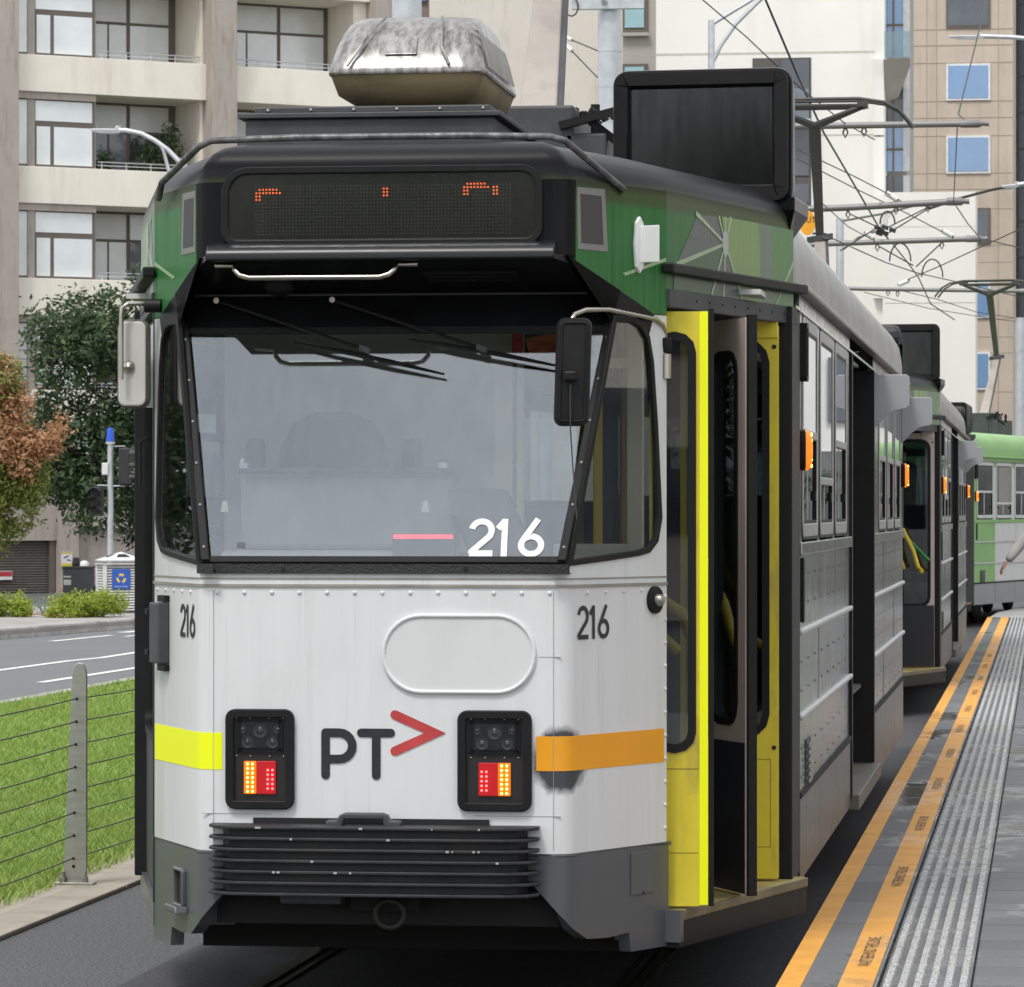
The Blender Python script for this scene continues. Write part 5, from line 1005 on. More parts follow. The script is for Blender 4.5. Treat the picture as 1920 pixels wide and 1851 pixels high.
for x0, x1 in ((-.95, 0), (4.86, 5.5), (9.17, 9.75)): ab('pier', taupe_w, x0, x1, -.45, 1.4, 3.3 if x0 < 0 else 0, 20, bevel=.02)
ab('pier', cream_w, 9.75, 10.2, -.1, 1.4, 0, 20)
tops = [14.97, 12.40, 9.83, 7.26, 4.69]
for bi, (u0, u1, us) in enumerate(((0, 4.86, 2.07), (5.5, 9.17, None), (-6, -.95, None))):
    for fi, zt in enumerate(tops):
        ab('spandrel', cream_w, u0 + .003, u1 - .003, -.12, .10, zt - .85, zt, bevel=.012); ab('balcony_slab', cream_w, u0 + .003, u1 - .003, .10, 2.55, zt - .85, zt - .62)

        wtop, wbot = zt - .85, zt - 2.57
        if us:
            li = ab('lintel', taupe_w, u0 + .003, us, -.06, .35, wtop - .16, wtop - .002)
            fw = ab('window', frame_w, u0, us, .02, .07, wbot, wtop - .16)
            for a, b_, z0, z1 in ((.0, .385, 0, .72), (.57, 2.0, .44, .72), (.60, .955, 0, .41), (1.03, 2.0, -.01, .41)):
                H = wtop - .16 - wbot; p = pane_white if fi != 3 else pane_pale
                p_ = ab('pane', p, u0 + a + .02, u0 + b_, .012, .03, wbot + .06 + z0 * 0 + (H * .62 * (z0 > .1)) + (.04 if z0 > .1 else 0), wbot + (H * .62 if z1 < .5 else H) - .03, fw)
                if fi == 3:
                    for q in range(7): ab('glazing_bar', frame_w, u0 + a + .02, u0 + b_, .004, .012, wbot + .1 + q * .2, wbot + .115 + q * .2, fw) if q * .2 < H - .2 else None
            ab('mullion', taupe_w, u0 + .39, u0 + .56, -.02, .06, wbot, wtop - .16, fw)
            ra, rb_ = us + .06, u1 - .0
            ab('side_wall', cream_w, rb_ - .08, rb_ - .002, .1, 2.4, wbot - .2, wtop + .2); ab('side_wall', taupe_w, us - .03, us + .06, .1, 2.4, wbot - .2, wtop + .2)
        else: ra, rb_ = u0 + .02, u1 - .35; ab('side_wall', cream_w, u1 - .34, u1 - .002, .1, 2.4, wbot - .2, wtop + .2)
        fw = ab('window', frame_w, ra, rb_, 1.5, 1.56, wbot - .1, wtop + .1); H = wtop - wbot; n = 4; W_ = rb_ - ra; cols = (0, .14, .52, .92) if us else (0, .08, .60, .98)
        for k in range(3):
            a, b_ = ra + cols[k] * W_ + .05, ra + cols[k + 1] * W_ - .05; lower = [pane_mid, pane_dark, pane_white][(fi * 2 + k + bi) % 3] if fi else pane_white
            up = pane_pale if (fi + k) % 4 else pane_white
            ab('pane', up, a, b_, 1.48, 1.5, wbot + H * .62, wtop - .06, fw); ab('pane', lower, a, (a + b_) / 2 - .02 if k == 1 else b_, 1.48, 1.5, wbot - .05, wbot + H * .58, fw)
            if k == 1: ab('pane', [pane_dark, pane_mid, pane_white][(fi + bi) % 3] if fi else pane_white, (a + b_) / 2 + .03, b_, 1.48, 1.5, wbot - .05, wbot + H * .58, fw)
        # thin railing over the spandrel below
        zt2 = wbot; rl = G().tube([(ra, -.02, zt2 + .17), (u1 - .1, -.02, zt2 + .17)], .014, 6).build('railing', galv, apt)
        G().tube([(ra, -.02, zt2 + .09), (u1 - .1, -.02, zt2 + .09)], .009, 5).build('lower_rail', galv, rl)
        for q in range(int((u1 - ra) / .62) + 1): G().tube([(ra + .1 + q * .62, -.02, zt2 - .02), (ra + .1 + q * .62, -.02, zt2 + .17)], .012, 5).build('baluster', galv, rl)
# ground storey: roller shutter between taupe piers
ab('ground_wall', taupe_w, -8, 10.2, .2, .6, 0, 3.84); ab('ground_pier', taupe_w, 1.12, 1.62, -.1, .2, 0, 3.84); ab('ground_lintel', taupe_w, -3, 1.12, .0, .2, 1.22, 3.84); ab('ground_beam', taupe_w, 1.62, 10.2, .05, .2, 1.5, 1.75)
sh = ab('roller_shutter', M('shutter brown', (.135, .12, .105), .6, .2, .1, 4), -3, .98, .15, .199, 0, 1.2); g = G()
for k in range(20): g.loft([[V(-3, .15, .02 + k * .06), V(.95, .15, .02 + k * .06)], [V(-3, .125, .04 + k * .06), V(.95, .125, .04 + k * .06)], [V(-3, .15, .062 + k * .06), V(.95, .15, .062 + k * .06)]], False, False)
g.build('shutter_slats', MATS['shutter brown'], sh, kind='stuff'); ab('shutter_guide', frame_w, .96, 1.1, .05, .2, 0, 1.22, sh)
cs = thing('warning_sign', 'white and yellow camera warning sign on the taupe pier', 'sign', (-20.12, 78.25, .0), math.atan2(.593, .805))
ab('board', M('sign white', (.72, .72, .70), .5), -.14, .14, -.02, 0, .58, .95, cs); ab('band', M('sign yellow', (.66, .56, .05), .5), -.14, .14, -.024, -.0205, .58, .69, cs); ab('band', MATS['sign yellow'], -.14, .14, -.024, -.0205, .92, .95, cs)
G().slab([(-.09, .80), (.03, .85), (.05, .88), (-.06, .845)], 0, .004, plane((0, -.021, 0), (1, 0, 0), (0, -1, 0))).build('camera_symbol', sig, cs); G().slab([(.0, .76), (.10, .75), (.10, .765), (.01, .79)], 0, .004, plane((0, -.021, 0), (1, 0, 0), (0, -1, 0))).build('camera_symbol', sig, cs)
rs = thing('shutter_notice', 'small red and white notice on the roller shutter', 'sign', (-21.35, 77.55, .0), math.atan2(.593, .805)); ab('board', MATS['sign white'], -.2, .14, .02, .06, .32, .52, rs); ab('red_band', M('notice red', (.45, .04, .05), .5), -.19, .13, .015, .02, .40, .51, rs)
# balcony plants
for i, (u, z, s_) in enumerate(((4.05, 9.9, .55), (2.5, 9.8, .3), (3.5, 9.9, .3), (4.5, 7.3, .5))):
    p = Vector((-21.24, 77.56, 0)) + u * V(.805, .593, 0) + .5 * V(-.593, .805, 0)
    o = raw_mesh('balcony_plant', leaf_cloud([((random.uniform(-s_, s_) * .5, random.uniform(-.2, .2), random.uniform(.1, 1.6) * s_), .28 * (1 if s_ > .4 else .7)) for _ in range(8)], int(1400 * s_), .055), 4, dk_leaf); o.location = (p.x, p.y, z)
    tag(o, ['tall leafy plant on the second balcony from the top', 'low plant at the left end of the balcony with two plants', 'thin dark plant against the balcony window', 'leafy plant on the lowest balcony behind the tram roof'][i], 'plant', 'balcony plants')
# ================================================================== buildings on the right, beyond the trams
_c, _s = math.cos(math.atan(1005 / 7700)), math.sin(math.atan(1005 / 7700))
def at(px, py, D):
    """survey helper: the point D metres down the street that was sighted at photo pixel (px, py)"""
    r, u = (px - 960) / 7700, (960 - py) / 7700; dx, dy = _c * r - _s, _s * r + _c; t = D / dy
    return V(2.35 + t * dx, -14.44 + D, 1.88 + t * u)
def face_box(name, m, parent, px0, px1, py0, py1, D, d0, d1, **k):
    """upright block whose street face spans the sighted rectangle at depth D; d0, d1 in front of / behind that face"""
    a, b = at(px0, py1, D), at(px1, py0, D); o = Vector(parent.location)
    return G().box(a.x - o.x, b.x - o.x, a.y - d0 - o.y, a.y + d1 - o.y, a.z - o.z, b.z - o.z).build(name, m, parent, **k)
beige_w = M('beige render', (.68, .64, .57), .9, 0, .05, .6, dirt=(.54, .50, .43), dirt_amt=.25, dstretch=(1, 1, .2)); ivory_w = M('ivory render', (.87, .855, .80), .9, 0, .04, .5, dirt=(.76, .73, .66), dirt_amt=.25, dstretch=(1.5, 1.5, .15), dirt_scale=.8); grey_w = M('grey render', (.42, .40, .36), .9, 0, .05, 1)
brown_w = M('brown precast', (.55, .47, .385), .9, 0, .08, .9, dirt=(.42, .35, .28), dirt_amt=.35, dirt_scale=.9, dstretch=(2, 2, .25)); joint_m = M('joint shadow', (.36, .30, .24), .9); sky_glass = M('sky reflection glass', (.14, .29, .52), .04, .0, .1, .5, spec=1.0, coat=1); dark_glass = M('dark tower glass', (.022, .026, .040), .06, 0, .3, .4, spec=.6); white_fr = M('white window frame', (.78, .78, .77), .5); teal_glass = M('pale teal glass', (.30, .50, .55), .06, 0, .1, 1, spec=.8); slate_glass = M('slate glass', (.10, .11, .13), .06, 0, .2, 1, spec=.7); lgrey = M('light grey panel', (.52, .53, .54), .6)  # blue of the window panes is the reflected sky put into their colour
def building(name, label, px, D): p = at(px, 960, D); return thing(name, label, 'building', (p.x, p.y, 0))
def full(bd, name, m, px0, px1, py0, D, depth=14, **k):
    a, b = at(px0, py0, D), at(px1, py0, D); o = bd.location
    return G().box(a.x - o.x, b.x - o.x, a.y - o.y, a.y - o.y + depth, -.1, a.z).build(name, m, bd, **k)
bb = building('plain_beige_building', 'plain beige rendered building behind the air conditioning pod', 1000, 122)
full(bb, 'wall', beige_w, 805, 1168, -160, 122); full(bb, 'wall', grey_w, 1168, 1232, -160, 121.6, 8); full(bb, 'return_wall', M('dark return', (.24, .2, .17), .9), 690, 806, -160, 124)
face_box('window', sky_glass, bb, 700, 800, -90, 4, 124, .1, 0); 
for y0, y1 in ((-80, 65), (120, 250), (300, 420)):
    w = face_box('window', frame_w, bb, 1168, 1215, y0, y1, 121.6, .08, 0); face_box('pane', teal_glass, bb, 1172, 1208, y0 + 6, y1 - 12, 121.6, .11, -.08); face_box('sill', grey_w, bb, 1165, 1218, y1 - 3, y1 + 4, 121.6, .2, -.08)
cb = building('ivory_building', 'tall ivory rendered building with a dark window recess behind the route box', 1450, 112)
full(cb, 'wall', ivory_w, 1230, 1658, -200, 112)
for y in (100, 255): face_box('joint', M('faint joint', (.58, .55, .48), .9), cb, 1230, 1640, y - .8, y + .8, 112, .004, 0)
face_box('corner_strip', ivory_w, cb, 1638, 1658, 112, 255, 112, .25, 0); face_box('corner_strip', ivory_w, cb, 1638, 1658, 258, 560, 112, .22, 0)
wr = face_box('window_recess', M('recess grey', (.12, .115, .11), .9), cb, 1411, 1521, 108, 420, 112, .02, 0)
for y0, y1 in ((112, 225), (236, 330), (345, 400)): face_box('pane', slate_glass, cb, 1465, 1517, y0, y1, 112, .05, -.02); 
face_box('balcony_rail', galv, cb, 1470, 1521, 226, 234, 112, .6, -.02); face_box('balcony_glass', GLASS('balcony glass', (.6, .72, .72), .2), cb, 1472, 1519, 170, 226, 112, .6, -.56)
# stacked glass balconies down its right flank
face_box('flank_wall', grey_w, cb, 1658, 1700, -200, 500, 114, 0, 6)
for yt, yb in ((-12, 108), (128, 240), (240, 322), (330, 420)):
    fl = face_box('balcony_glazing', slate_glass if yb in (240, 420) else sky_glass, cb, 1657, 1694, yt, yb, 113.4, .1, 0)
    face_box('mullion', frame_w, cb, 1674, 1677, yt, yb, 113.4, .16, -.1); face_box('transom', frame_w, cb, 1657, 1694, (yt + yb) / 2 - 2, (yt + yb) / 2 + 2, 113.4, .15, -.1)
    face_box('edge_strip', lgrey, cb, 1694, 1706, yt, yb, 113.4, .2, 0)
a, b_ = at(1656, 112, 111), at(1706, 112, 111); o_ = cb.location
G().loft([[V(a.x - o_.x, a.y - o_.y, a.z), V(b_.x - o_.x, a.y - o_.y - .3, a.z), V(b_.x - o_.x, a.y - o_.y + .2, a.z - .18), V(a.x - o_.x, a.y - o_.y + .3, a.z - .25)], [V(a.x - o_.x, a.y + 2.4 - o_.y, a.z), V(b_.x - o_.x - .35, a.y + 2.4 - o_.y, a.z), V(a.x - o_.x + .3, a.y + 2.4 - o_.y, a.z - .85), V(a.x - o_.x, a.y + 2.4 - o_.y, a.z - .95)]]).build('balcony_slab', grey_w, cb)
face_box('balustrade', GLASS('balcony glass', (.6, .72, .72), .2), cb, 1658, 1706, 58, 110, 111, .0, .03)
tl = building('low_ivory_wing', 'lower ivory wing with a flat roof in front of the brown tower', 1740, 110)
full(tl, 'wall', ivory_w, 1655, 1829, 361, 110, 3); 
for y in (425, 568): face_box('joint', M('wall joint', (.30, .28, .24), .9), tl, 1660, 1829, y - .9, y + .9, 110, .006, 0)
bt = building('brown_tower', 'brown precast tower with square blue windows in white frames', 1800, 136)
full(bt, 'wall', brown_w, 1698, 1899, -200, 136)
for y in (55, 85, 118, 190, 221, 255, 325, 355, 392, 460, 492, 598, 632, 662, 735): face_box('joint', joint_m, bt, 1698, 1899, y - .7, y + .7, 136, .01, 0)
for x in (1738, 1756, 1872): face_box('joint', joint_m, bt, x - .6, x + .6, -200, 1000, 136, .008, 0)
for y0, y1 in ((-70, 53), (119, 189), (254, 326), (390, 458), (527, 597), (660, 731), (800, 870)):
    dkw = y0 < 0 or y0 == 390; x0 = 1775 if y0 != 390 else 1829
    f_ = face_box('window', white_fr if not dkw else frame_w, bt, x0 - 1, 1857, y0, y1, 136, .06, 0); face_box('pane', sky_glass if not dkw else slate_glass, bt, x0 + 3, 1853, y0 + 4, y1 - 4, 136, .075, -.06)
dt = building('dark_glass_tower', 'dark blue glass tower at the right edge behind the brown tower', 1935, 150)
full(dt, 'facade', dark_glass, 1897, 2010, -260, 150)
for y in range(-200, 900, 68): face_box('spandrel_line', M('tower spandrel', (.05, .055, .07), .3), dt, 1897, 2010, y, y + 5, 150, .05, 0)
for x in (1909, 1925): face_box('mullion', MATS['tower spandrel'], dt, x, x + 1.4, -240, 950, 150, .08, 0)

# ================================================================== across the street and behind the camera: what glass and bright metal reflect
def block(name, label, x0, x1, y0, y1, h, wall, axis, wins):
    o = thing(name, label, 'building', ((x0 + x1) / 2, (y0 + y1) / 2, 0)); cx, cy = (x0 + x1) / 2, (y0 + y1) / 2
    G().box(x0 - cx, x1 - cx, y0 - cy, y1 - cy, 0, h).build('wall', wall, o)
    me = None
    for i in range(wins[0]):
        for j in range(wins[1]):
            if me is None: w = G().box(-.7, .7, -.1, .1, 0, 1.5).build('window', slate_glass, o); me = w
            else: w = me.copy(); COL.objects.link(w)
            if axis == 'x': w.rotation_euler.z = math.pi / 2; w.location = (x0 - cx, y0 - cy + (y1 - y0) * (i + .5) / wins[0], 1.5 + j * 3.1)
            else: w.location = (x0 - cx + (x1 - x0) * (i + .5) / wins[0], (y0 if axis == 'yf' else y1) - cy, (1.5 if axis != 'yf' else 4) + j * 3.1)
    return o
block('ivory_terrace', 'pale terrace closing the view beyond the curve, right of the frame', 3.6, 24, 82, 92, 13, ivory_w, 'yf', (9, 3))
_t = bpy.data.objects['ivory_terrace']; G().box(-10.1, 10.1, -5.15, -5.0, 0, 3.3).build('reflected_shopfront', M('reflected_shopfront', (.20, .205, .20), .3, 0, .5, .6), _t)  # unseen dark storey, added for what the tram side reflects
for k in range(10): G().box(-10 + k * 2.2, -9.6 + k * 2.2, -5.3, -5.15, 0, 3.3).build('shop_pier', grey_w, _t)
for k, (x, y) in enumerate(((6.2, 75.5), (9.6, 76.5))):
    b = copy_tree(bpy.data.objects['broad_tree']); b.location = (x, y, 0); b.rotation_euler.z = 2 + k; b.scale = (.6, .6, .62)
    tag(b, ('small street tree in front of the terrace shopfronts, right of the frame', 'second small street tree before the terrace, right of the frame')[k], 'tree', 'roadside trees')
block('stone_office', 'pale stone office block facing the platform across the street', 20, 32, -8, 62, 11, cream_w, 'x', (16, 3))
block('grey_terrace', 'beige walled block closing the street behind the viewer', -14, 8, -70, -55, 9, beige_w, 'y', (7, 2))
for k, (x, y) in enumerate(((-19.5, 9), (-21, 15.5), (-19, 21.5), (-22, 28))):
    b = copy_tree(bpy.data.objects['broad_tree']); b.location = (x, y, 0); b.rotation_euler.z = k * 1.3
    tag(b, ('leafy roadside tree level with the tram front, left of the frame', 'second leafy roadside tree left of the frame', 'third leafy roadside tree left of the frame', 'farthest leafy roadside tree left of the frame')[k], 'tree', 'roadside trees')
tree('street_tree', 'leafy street tree standing behind the viewer', (-9, -50, 0), 4, [((random.uniform(-13, -5), -50 + random.uniform(-2, 2), random.uniform(3, 8)), random.uniform(.9, 1.5)) for _ in range(26)], 9000, .17, dk_leaf)
# ================================================================== poles, brackets and wires
wire_m = M('wire', (.06, .06, .06), .5, .4, .1, 3); tube_m = M('bracket tube', (.24, .235, .23), .5, .5, .1, 4); ins_m = M('white insulator', (.72, .72, .70), .4)
def pole(label, px, D, dia, top_py, collars=(), cross=None):
    p = at(px, 960, D); o = thing('steel_pole', label, 'pole', (p.x, p.y, 0), 0, 'overhead line poles'); h = at(px, top_py, D).z
    G().lathe([(dia / 2 * 1.06, -.1), (dia / 2, h)], (0, 0, 0), (0, 0, 1), 18).build('shaft', galv, o, smooth=60)
    for cy in collars:
        z = at(px, cy, D).z; G().lathe([(dia / 2 * 1.04, 0), (dia / 2 * 1.04, .03)], (0, 0, z), (0, 0, 1), 18).build('collar', galv, o, smooth=60)
    return o
p1 = pole('thick white steel pole right of the pantograph arm', 1143, 60, .34, -60, (98, 165, 230))
gz = at(1143, 10, 60).z; G().box(-.53, .53, -.26, -.19, gz - .09, gz + .07).build('cross_plate', galv, p1, bevel=.01); G().tube([(-.53 + .1 * math.cos(a * .6), -.3, gz - .05 + .14 * math.sin(a * .6)) for a in range(12)], .012, 6).build('cable_coil', wire_m, p1); G().lathe([(.05, 0), (.03, .12)], (-.05, -.28, gz + .02), (0, -1, .5), 8).build('lamp_eye', ins_m, p1)
pole('white steel pole directly behind the air conditioning pod', 763, 55, .40, -80)
pole('slender white pole behind the pantograph arm', 1022, 78, .26, -60)
p4 = thing('span_bracket', 'white pole with two curved arms above the route box', 'pole', tuple(at(1334, 960, 92)))
p4.location.z = 0
def rel(o, pts): return [p - Vector(o.location) for p in pts]
G().lathe([(.09, 0), (.075, at(1334, 38, 92).z)], (0, 0, 0), (0, 0, 1), 12).build('shaft', galv, p4, smooth=60)
for pts in ([(1336, 45), (1370, 24), (1400, 6), (1425, -10)], [(1336, 118), (1352, 85), (1380, 45), (1420, 5), (1440, -12)]): G().tube(rel(p4, [at(x, y, 92) for x, y in pts]), .045, 7).build('arm', galv, p4, smooth=60)
p5 = thing('span_bracket', 'small white bracket pole above the silver tram roof', 'pole', tuple(at(1575, 960, 84))); p5.location.z = 0
G().lathe([(.09, 0), (.08, at(1575, 410, 84).z)], (0, 0, 0), (0, 0, 1), 12).build('shaft', galv, p5, smooth=60)
for pts in ([(1575, 415), (1660, 400), (1720, 384)], [(1578, 470), (1610, 445), (1652, 430)]): G().tube(rel(p5, [at(x, y, 84) for x, y in pts]), .025, 6).build('arm', tube_m, p5)
p6 = pole('tall pole at the right edge behind the third tram', 1913, 88, .22, 596)
def arm(label, pts, D, r, fit=()):
    o = thing('overhead_bracket', label, 'bracket', tuple(at(*pts[0], D)), 0, 'brackets carrying the overhead wires')
    G().tube(rel(o, [at(x, y, D) for x, y in pts]), r, 9).build('tube', tube_m, o, smooth=60); e = at(*pts[-1], D); G().lathe([(r * 1.25, -.12), (r * 1.25, .1), (r * .7, .14), (r * .9, .22)], rel(o, [e])[0], (1, 0, 0), 9).build('end_fitting', tube_m, o, smooth=40)
    for x, y in fit: q = rel(o, [at(x, y, D)])[0]; G().tube([q + V(0, 0, .0), q + V(.03, 0, -.07), q + V(0, 0, -.13), q + V(-.03, 0, -.07), q], .012, 5).build('hanger_ring', wire_m, o)
    return o
arm('uppermost bracket tube, level with the nearer collector bow', [(1380, 240), (1490, 237), (1820, 232)], 50, .04, ((1585, 238), (1620, 236)))
arm('second bracket tube, just below the first at roof height', [(1380, 398), (1470, 394), (1600, 389), (1790, 378)], 62, .05, ((1590, 394), (1680, 386), (1740, 382)))
arm('third bracket tube, springing from behind the silver roof', [(1480, 462), (1560, 457), (1825, 448)], 66, .045, ((1645, 456), (1766, 452)))
arm('lowest bracket tube, above the second tram box', [(1560, 540), (1620, 542), (1925, 546)], 80, .04, ((1665, 543), (1683, 544)))
def wire(label, pts, r=.009, D=60):
    P = [at(x, y, d[0] if d else D) for x, y, *d in pts]; o = G().tube([p - P[0] for p in P], r, 5).build('overhead_wire', wire_m); o.location = P[0]
    return tag(o, label, 'wire', 'overhead wires')
wire('thick wire falling from the top past the right side of the route box', [(1425, -25, 46), (1497, 145, 48), (1545, 250, 52), (1592, 330, 58), (1650, 430, 66), (1665, 448, 66)], .014)
wire('thin wire slanting down from the top left to the collector bow', [(1300, -15, 46), (1400, 70, 47), (1500, 165, 48), (1585, 232, 50), (1640, 262, 52)], .008)
wire('hanger wire dropping across the brown tower to the upper bracket', [(1856, -25, 56), (1797, 214, 51), (1812, 228, 50)], .010)
wire('short plumb wire between the two upper brackets', [(1795, 236, 51), (1792, 300, 56), (1788, 378, 62)], .008)
wire('wire from the second bracket end down to the third bracket end', [(1789, 381, 62), (1815, 420, 64), (1838, 447, 66), (1925, 468, 68)], .009)
wire('steep wire continuing from the bow down to the lowest bracket', [(1666, 448, 66), (1700, 490, 70), (1722, 520, 74), (1745, 570, 80), (1790, 600, 84)], .012)
wire('upper of two parallel wires crossing the ivory wall', [(1495, 280, 56), (1600, 330, 60), (1670, 366, 62), (1690, 378, 62)], .009)
wire('lower of two parallel wires crossing the ivory wall', [(1495, 298, 56), (1600, 352, 60), (1700, 400, 64), (1788, 446, 66)], .009)
wire('wire from the second bracket ring to the insulator on the third', [(1540, 380, 60), (1590, 425, 63), (1640, 452, 66)], .008)
wire('long shallow wire from the tram roof to the right edge', [(1545, 440, 60), (1660, 492, 66), (1720, 512, 70), (1800, 530, 76), (1925, 560, 80)], .010)
wire('wire rising to the right edge across the dark tower', [(1683, 532, 78), (1760, 500, 74), (1850, 458, 70), (1925, 424, 66)], .011)
wire('pair of low wires above the second tram, upper one', [(1690, 545, 80), (1760, 562, 84), (1830, 585, 90), (1925, 600, 96)], .009)
wire('pair of low wires above the second tram, lower one', [(1620, 548, 80), (1740, 578, 86), (1850, 596, 92), (1925, 606, 96)], .008)
for k, (x0, y0, x1, y1) in enumerate(((1595, 402, 1650, 428), (1742, 388, 1662, 428), (1740, 392, 1668, 436), (1648, 462, 1712, 498), (1765, 456, 1718, 500), (1640, 430, 1576, 470))): wire(('left stay under the second bracket', 'right stay under the second bracket', 'second right stay under the second bracket', 'left stay under the third bracket', 'right stay under the third bracket', 'stay running left from the section insulator')[k], [(x0, y0, 63), (x1, y1, 65)], .011)
for lab, cx, cy, r, D in (('left arched jumper cable under the third bracket', 1688, 490, 20, 66), ('right arched jumper cable beyond the third bracket', 1748, 520, 20, 70), ('bent jumper cable hanging under the second bracket', 1664, 420, 14, 63)): wire(lab, [(cx + r * math.cos(math.pi * q / 10), cy - 1.7 * r * math.sin(math.pi * q / 10), D) for q in range(11)], .013)
for i, (x0, y0, x1, y1, D) in enumerate(((1662, 362, 1682, 375, 62), (1622, 436, 1638, 447, 65.5), (1768, 433, 1786, 443, 65.5), (1685, 534, 1704, 526, 77))):
    a, b_ = at(x0, y0, D), at(x1, y1, D); o = thing('insulator', ('white rod insulator above the second bracket tube', 'white rod insulator on the left of the third bracket', 'white rod insulator near the right end of the third bracket', 'white rod insulator above the lowest bracket')[i], 'insulator', tuple(a), 0, 'rod insulators'); d = b_ - a
    G().tube([d * -.1, d * 1.1], .018, 6).build('core', wire_m, o); G().tube([d * 0, d], .042, 8).build('sleeve', ins_m, o, smooth=60)
si = thing('section_insulator', 'cluster of dark clamps where the wires meet under the second bracket', 'insulator', tuple(at(1660, 432, 65)))
for k in range(7): G().obox(V(random.uniform(-.12, .12), random.uniform(-.05, .05), random.uniform(-.07, .07)), (.05, 0, -.02), (0, .03, 0), (.01, 0, .03)).build('clamp', wire_m, si, bevel=.006)
for k in range(3): G().tube([V(-.06 + k * .04, 0, .02), V(-.08 + k * .05, 0, .18), V(-.02 + k * .05, 0, .26)], .016, 6).build('porcelain', ins_m, si, smooth=60)
ct = thing('wire_sign', 'round orange sign reading CUT hung from the wires behind the silver roof', 'sign', tuple(at(1514, 418, 58))); cp = plane((0, 0, 0), (1, 0, 0), (0, -1, 0))
G().slab([(.115 * math.cos(a * math.pi / 12), .175 * math.sin(a * math.pi / 12)) for a in range(24)], -.01, .01, cp).build('disc', M('sign orange', (.85, .38, .02), .5), ct); lettering('CUT', cp, -.09, .12, .0, .085, .013, sig, ct); G().tube([(0, 0, .16), (0, 0, .3)], .008, 5).build('hanger', wire_m, ct)
# tension anchor left of the thick pole
an = thing('wire_anchor', 'white insulated stays fanning from a pole clamp beside the pantograph arm', 'bracket', tuple(at(1040, 62, 64)))
for x1, y1 in ((1120, 95), (1120, 145)):
    d = at(x1, y1, 61) - at(1040, 62, 64); G().tube([d * 0, d], .012, 5).build('stay', wire_m, an); G().tube([d * .18, d * .42], .035, 7).build('insulator_sleeve', ins_m, an, smooth=60)
G().lathe([(.05, -.06), (.08, 0), (.05, .06)], (0, 0, 0), (1, 0, .2), 8).build('clamp', galv, an)
# lamps on the right
b = at(2010, 960, 100); street_lamp('white street lamp reaching in from the upper right', (b.x, b.y, 0), [at(2010, 90, 100), at(1960, 76, 100), at(1900, 70, 100), at(1838, 68, 100)], (-1, 0, 0), .1, .75)
b = at(2060, 960, 96); street_lamp('white street lamp with a long rising arm right of the wires', (b.x, b.y, 0), [at(2060, 330, 96), at(1990, 336, 96), at(1925, 344, 96), at(1907, 347, 96)], (-1, 0, -.1), .1, .35)
wire('slender lamp arm curving down left over the ivory wing', [(1905, 348, 96), (1860, 356, 96), (1800, 372, 96), (1740, 392, 96)], .035)
# ================================================================== third tram on the curve
tram_c = copy_tree(tram_a, None, SKIP2 + ('wing_board', 'wiper', 'mirror', 'pantograph')); tag(tram_c, 'green and white tram turning away on the curve at the far right', 'tram', 'trams queued at the stop')
ang = R(-13); tgt = at(1826, 960, 67.3); tram_c.rotation_euler.z = ang; lx, ly = CX, 2.46
tram_c.location = (tgt.x - (lx * math.cos(ang) - ly * math.sin(ang)), tgt.y - (lx * math.sin(ang) + ly * math.cos(ang)), 0)
lg = M('light green livery', (.24, .48, .15), .35, 0, .12, 1.5); lw = M('white side paint', (.66, .66, .65), .4, 0, .08, 1.5, (3, 3, .5)); gs = M('grey valance', (.28, .28, .29), .5, 0, .1, 2)
def recolour(o, m):
    if o.type == 'MESH' and o.material_slots: o.material_slots[0].link = 'OBJECT'; o.material_slots[0].material = m
def walk(o):
    for c in o.children:
        n = c.name.split('.')[0]; lo = min(v[1] for v in c.bound_box) if c.type == 'MESH' else 0
        if n in ('side_panel', 'window_post', 'belt_rail'): recolour(c, lg if lo < 2.7 else lw)
        if n in ('main_roof', 'cab_roof', 'upper_corner', 'gutter'): recolour(c, lg)
        if n == 'valance_panel': recolour(c, gs)
        if n in ('window', 'transom', 'mullion'): recolour(c, lw)
        walk(c)
walk(tram_c)
_p = copy_tree([c for c in tram_a.children if c.name == 'pantograph'][0], tram_c); _p.location.y = 4.6
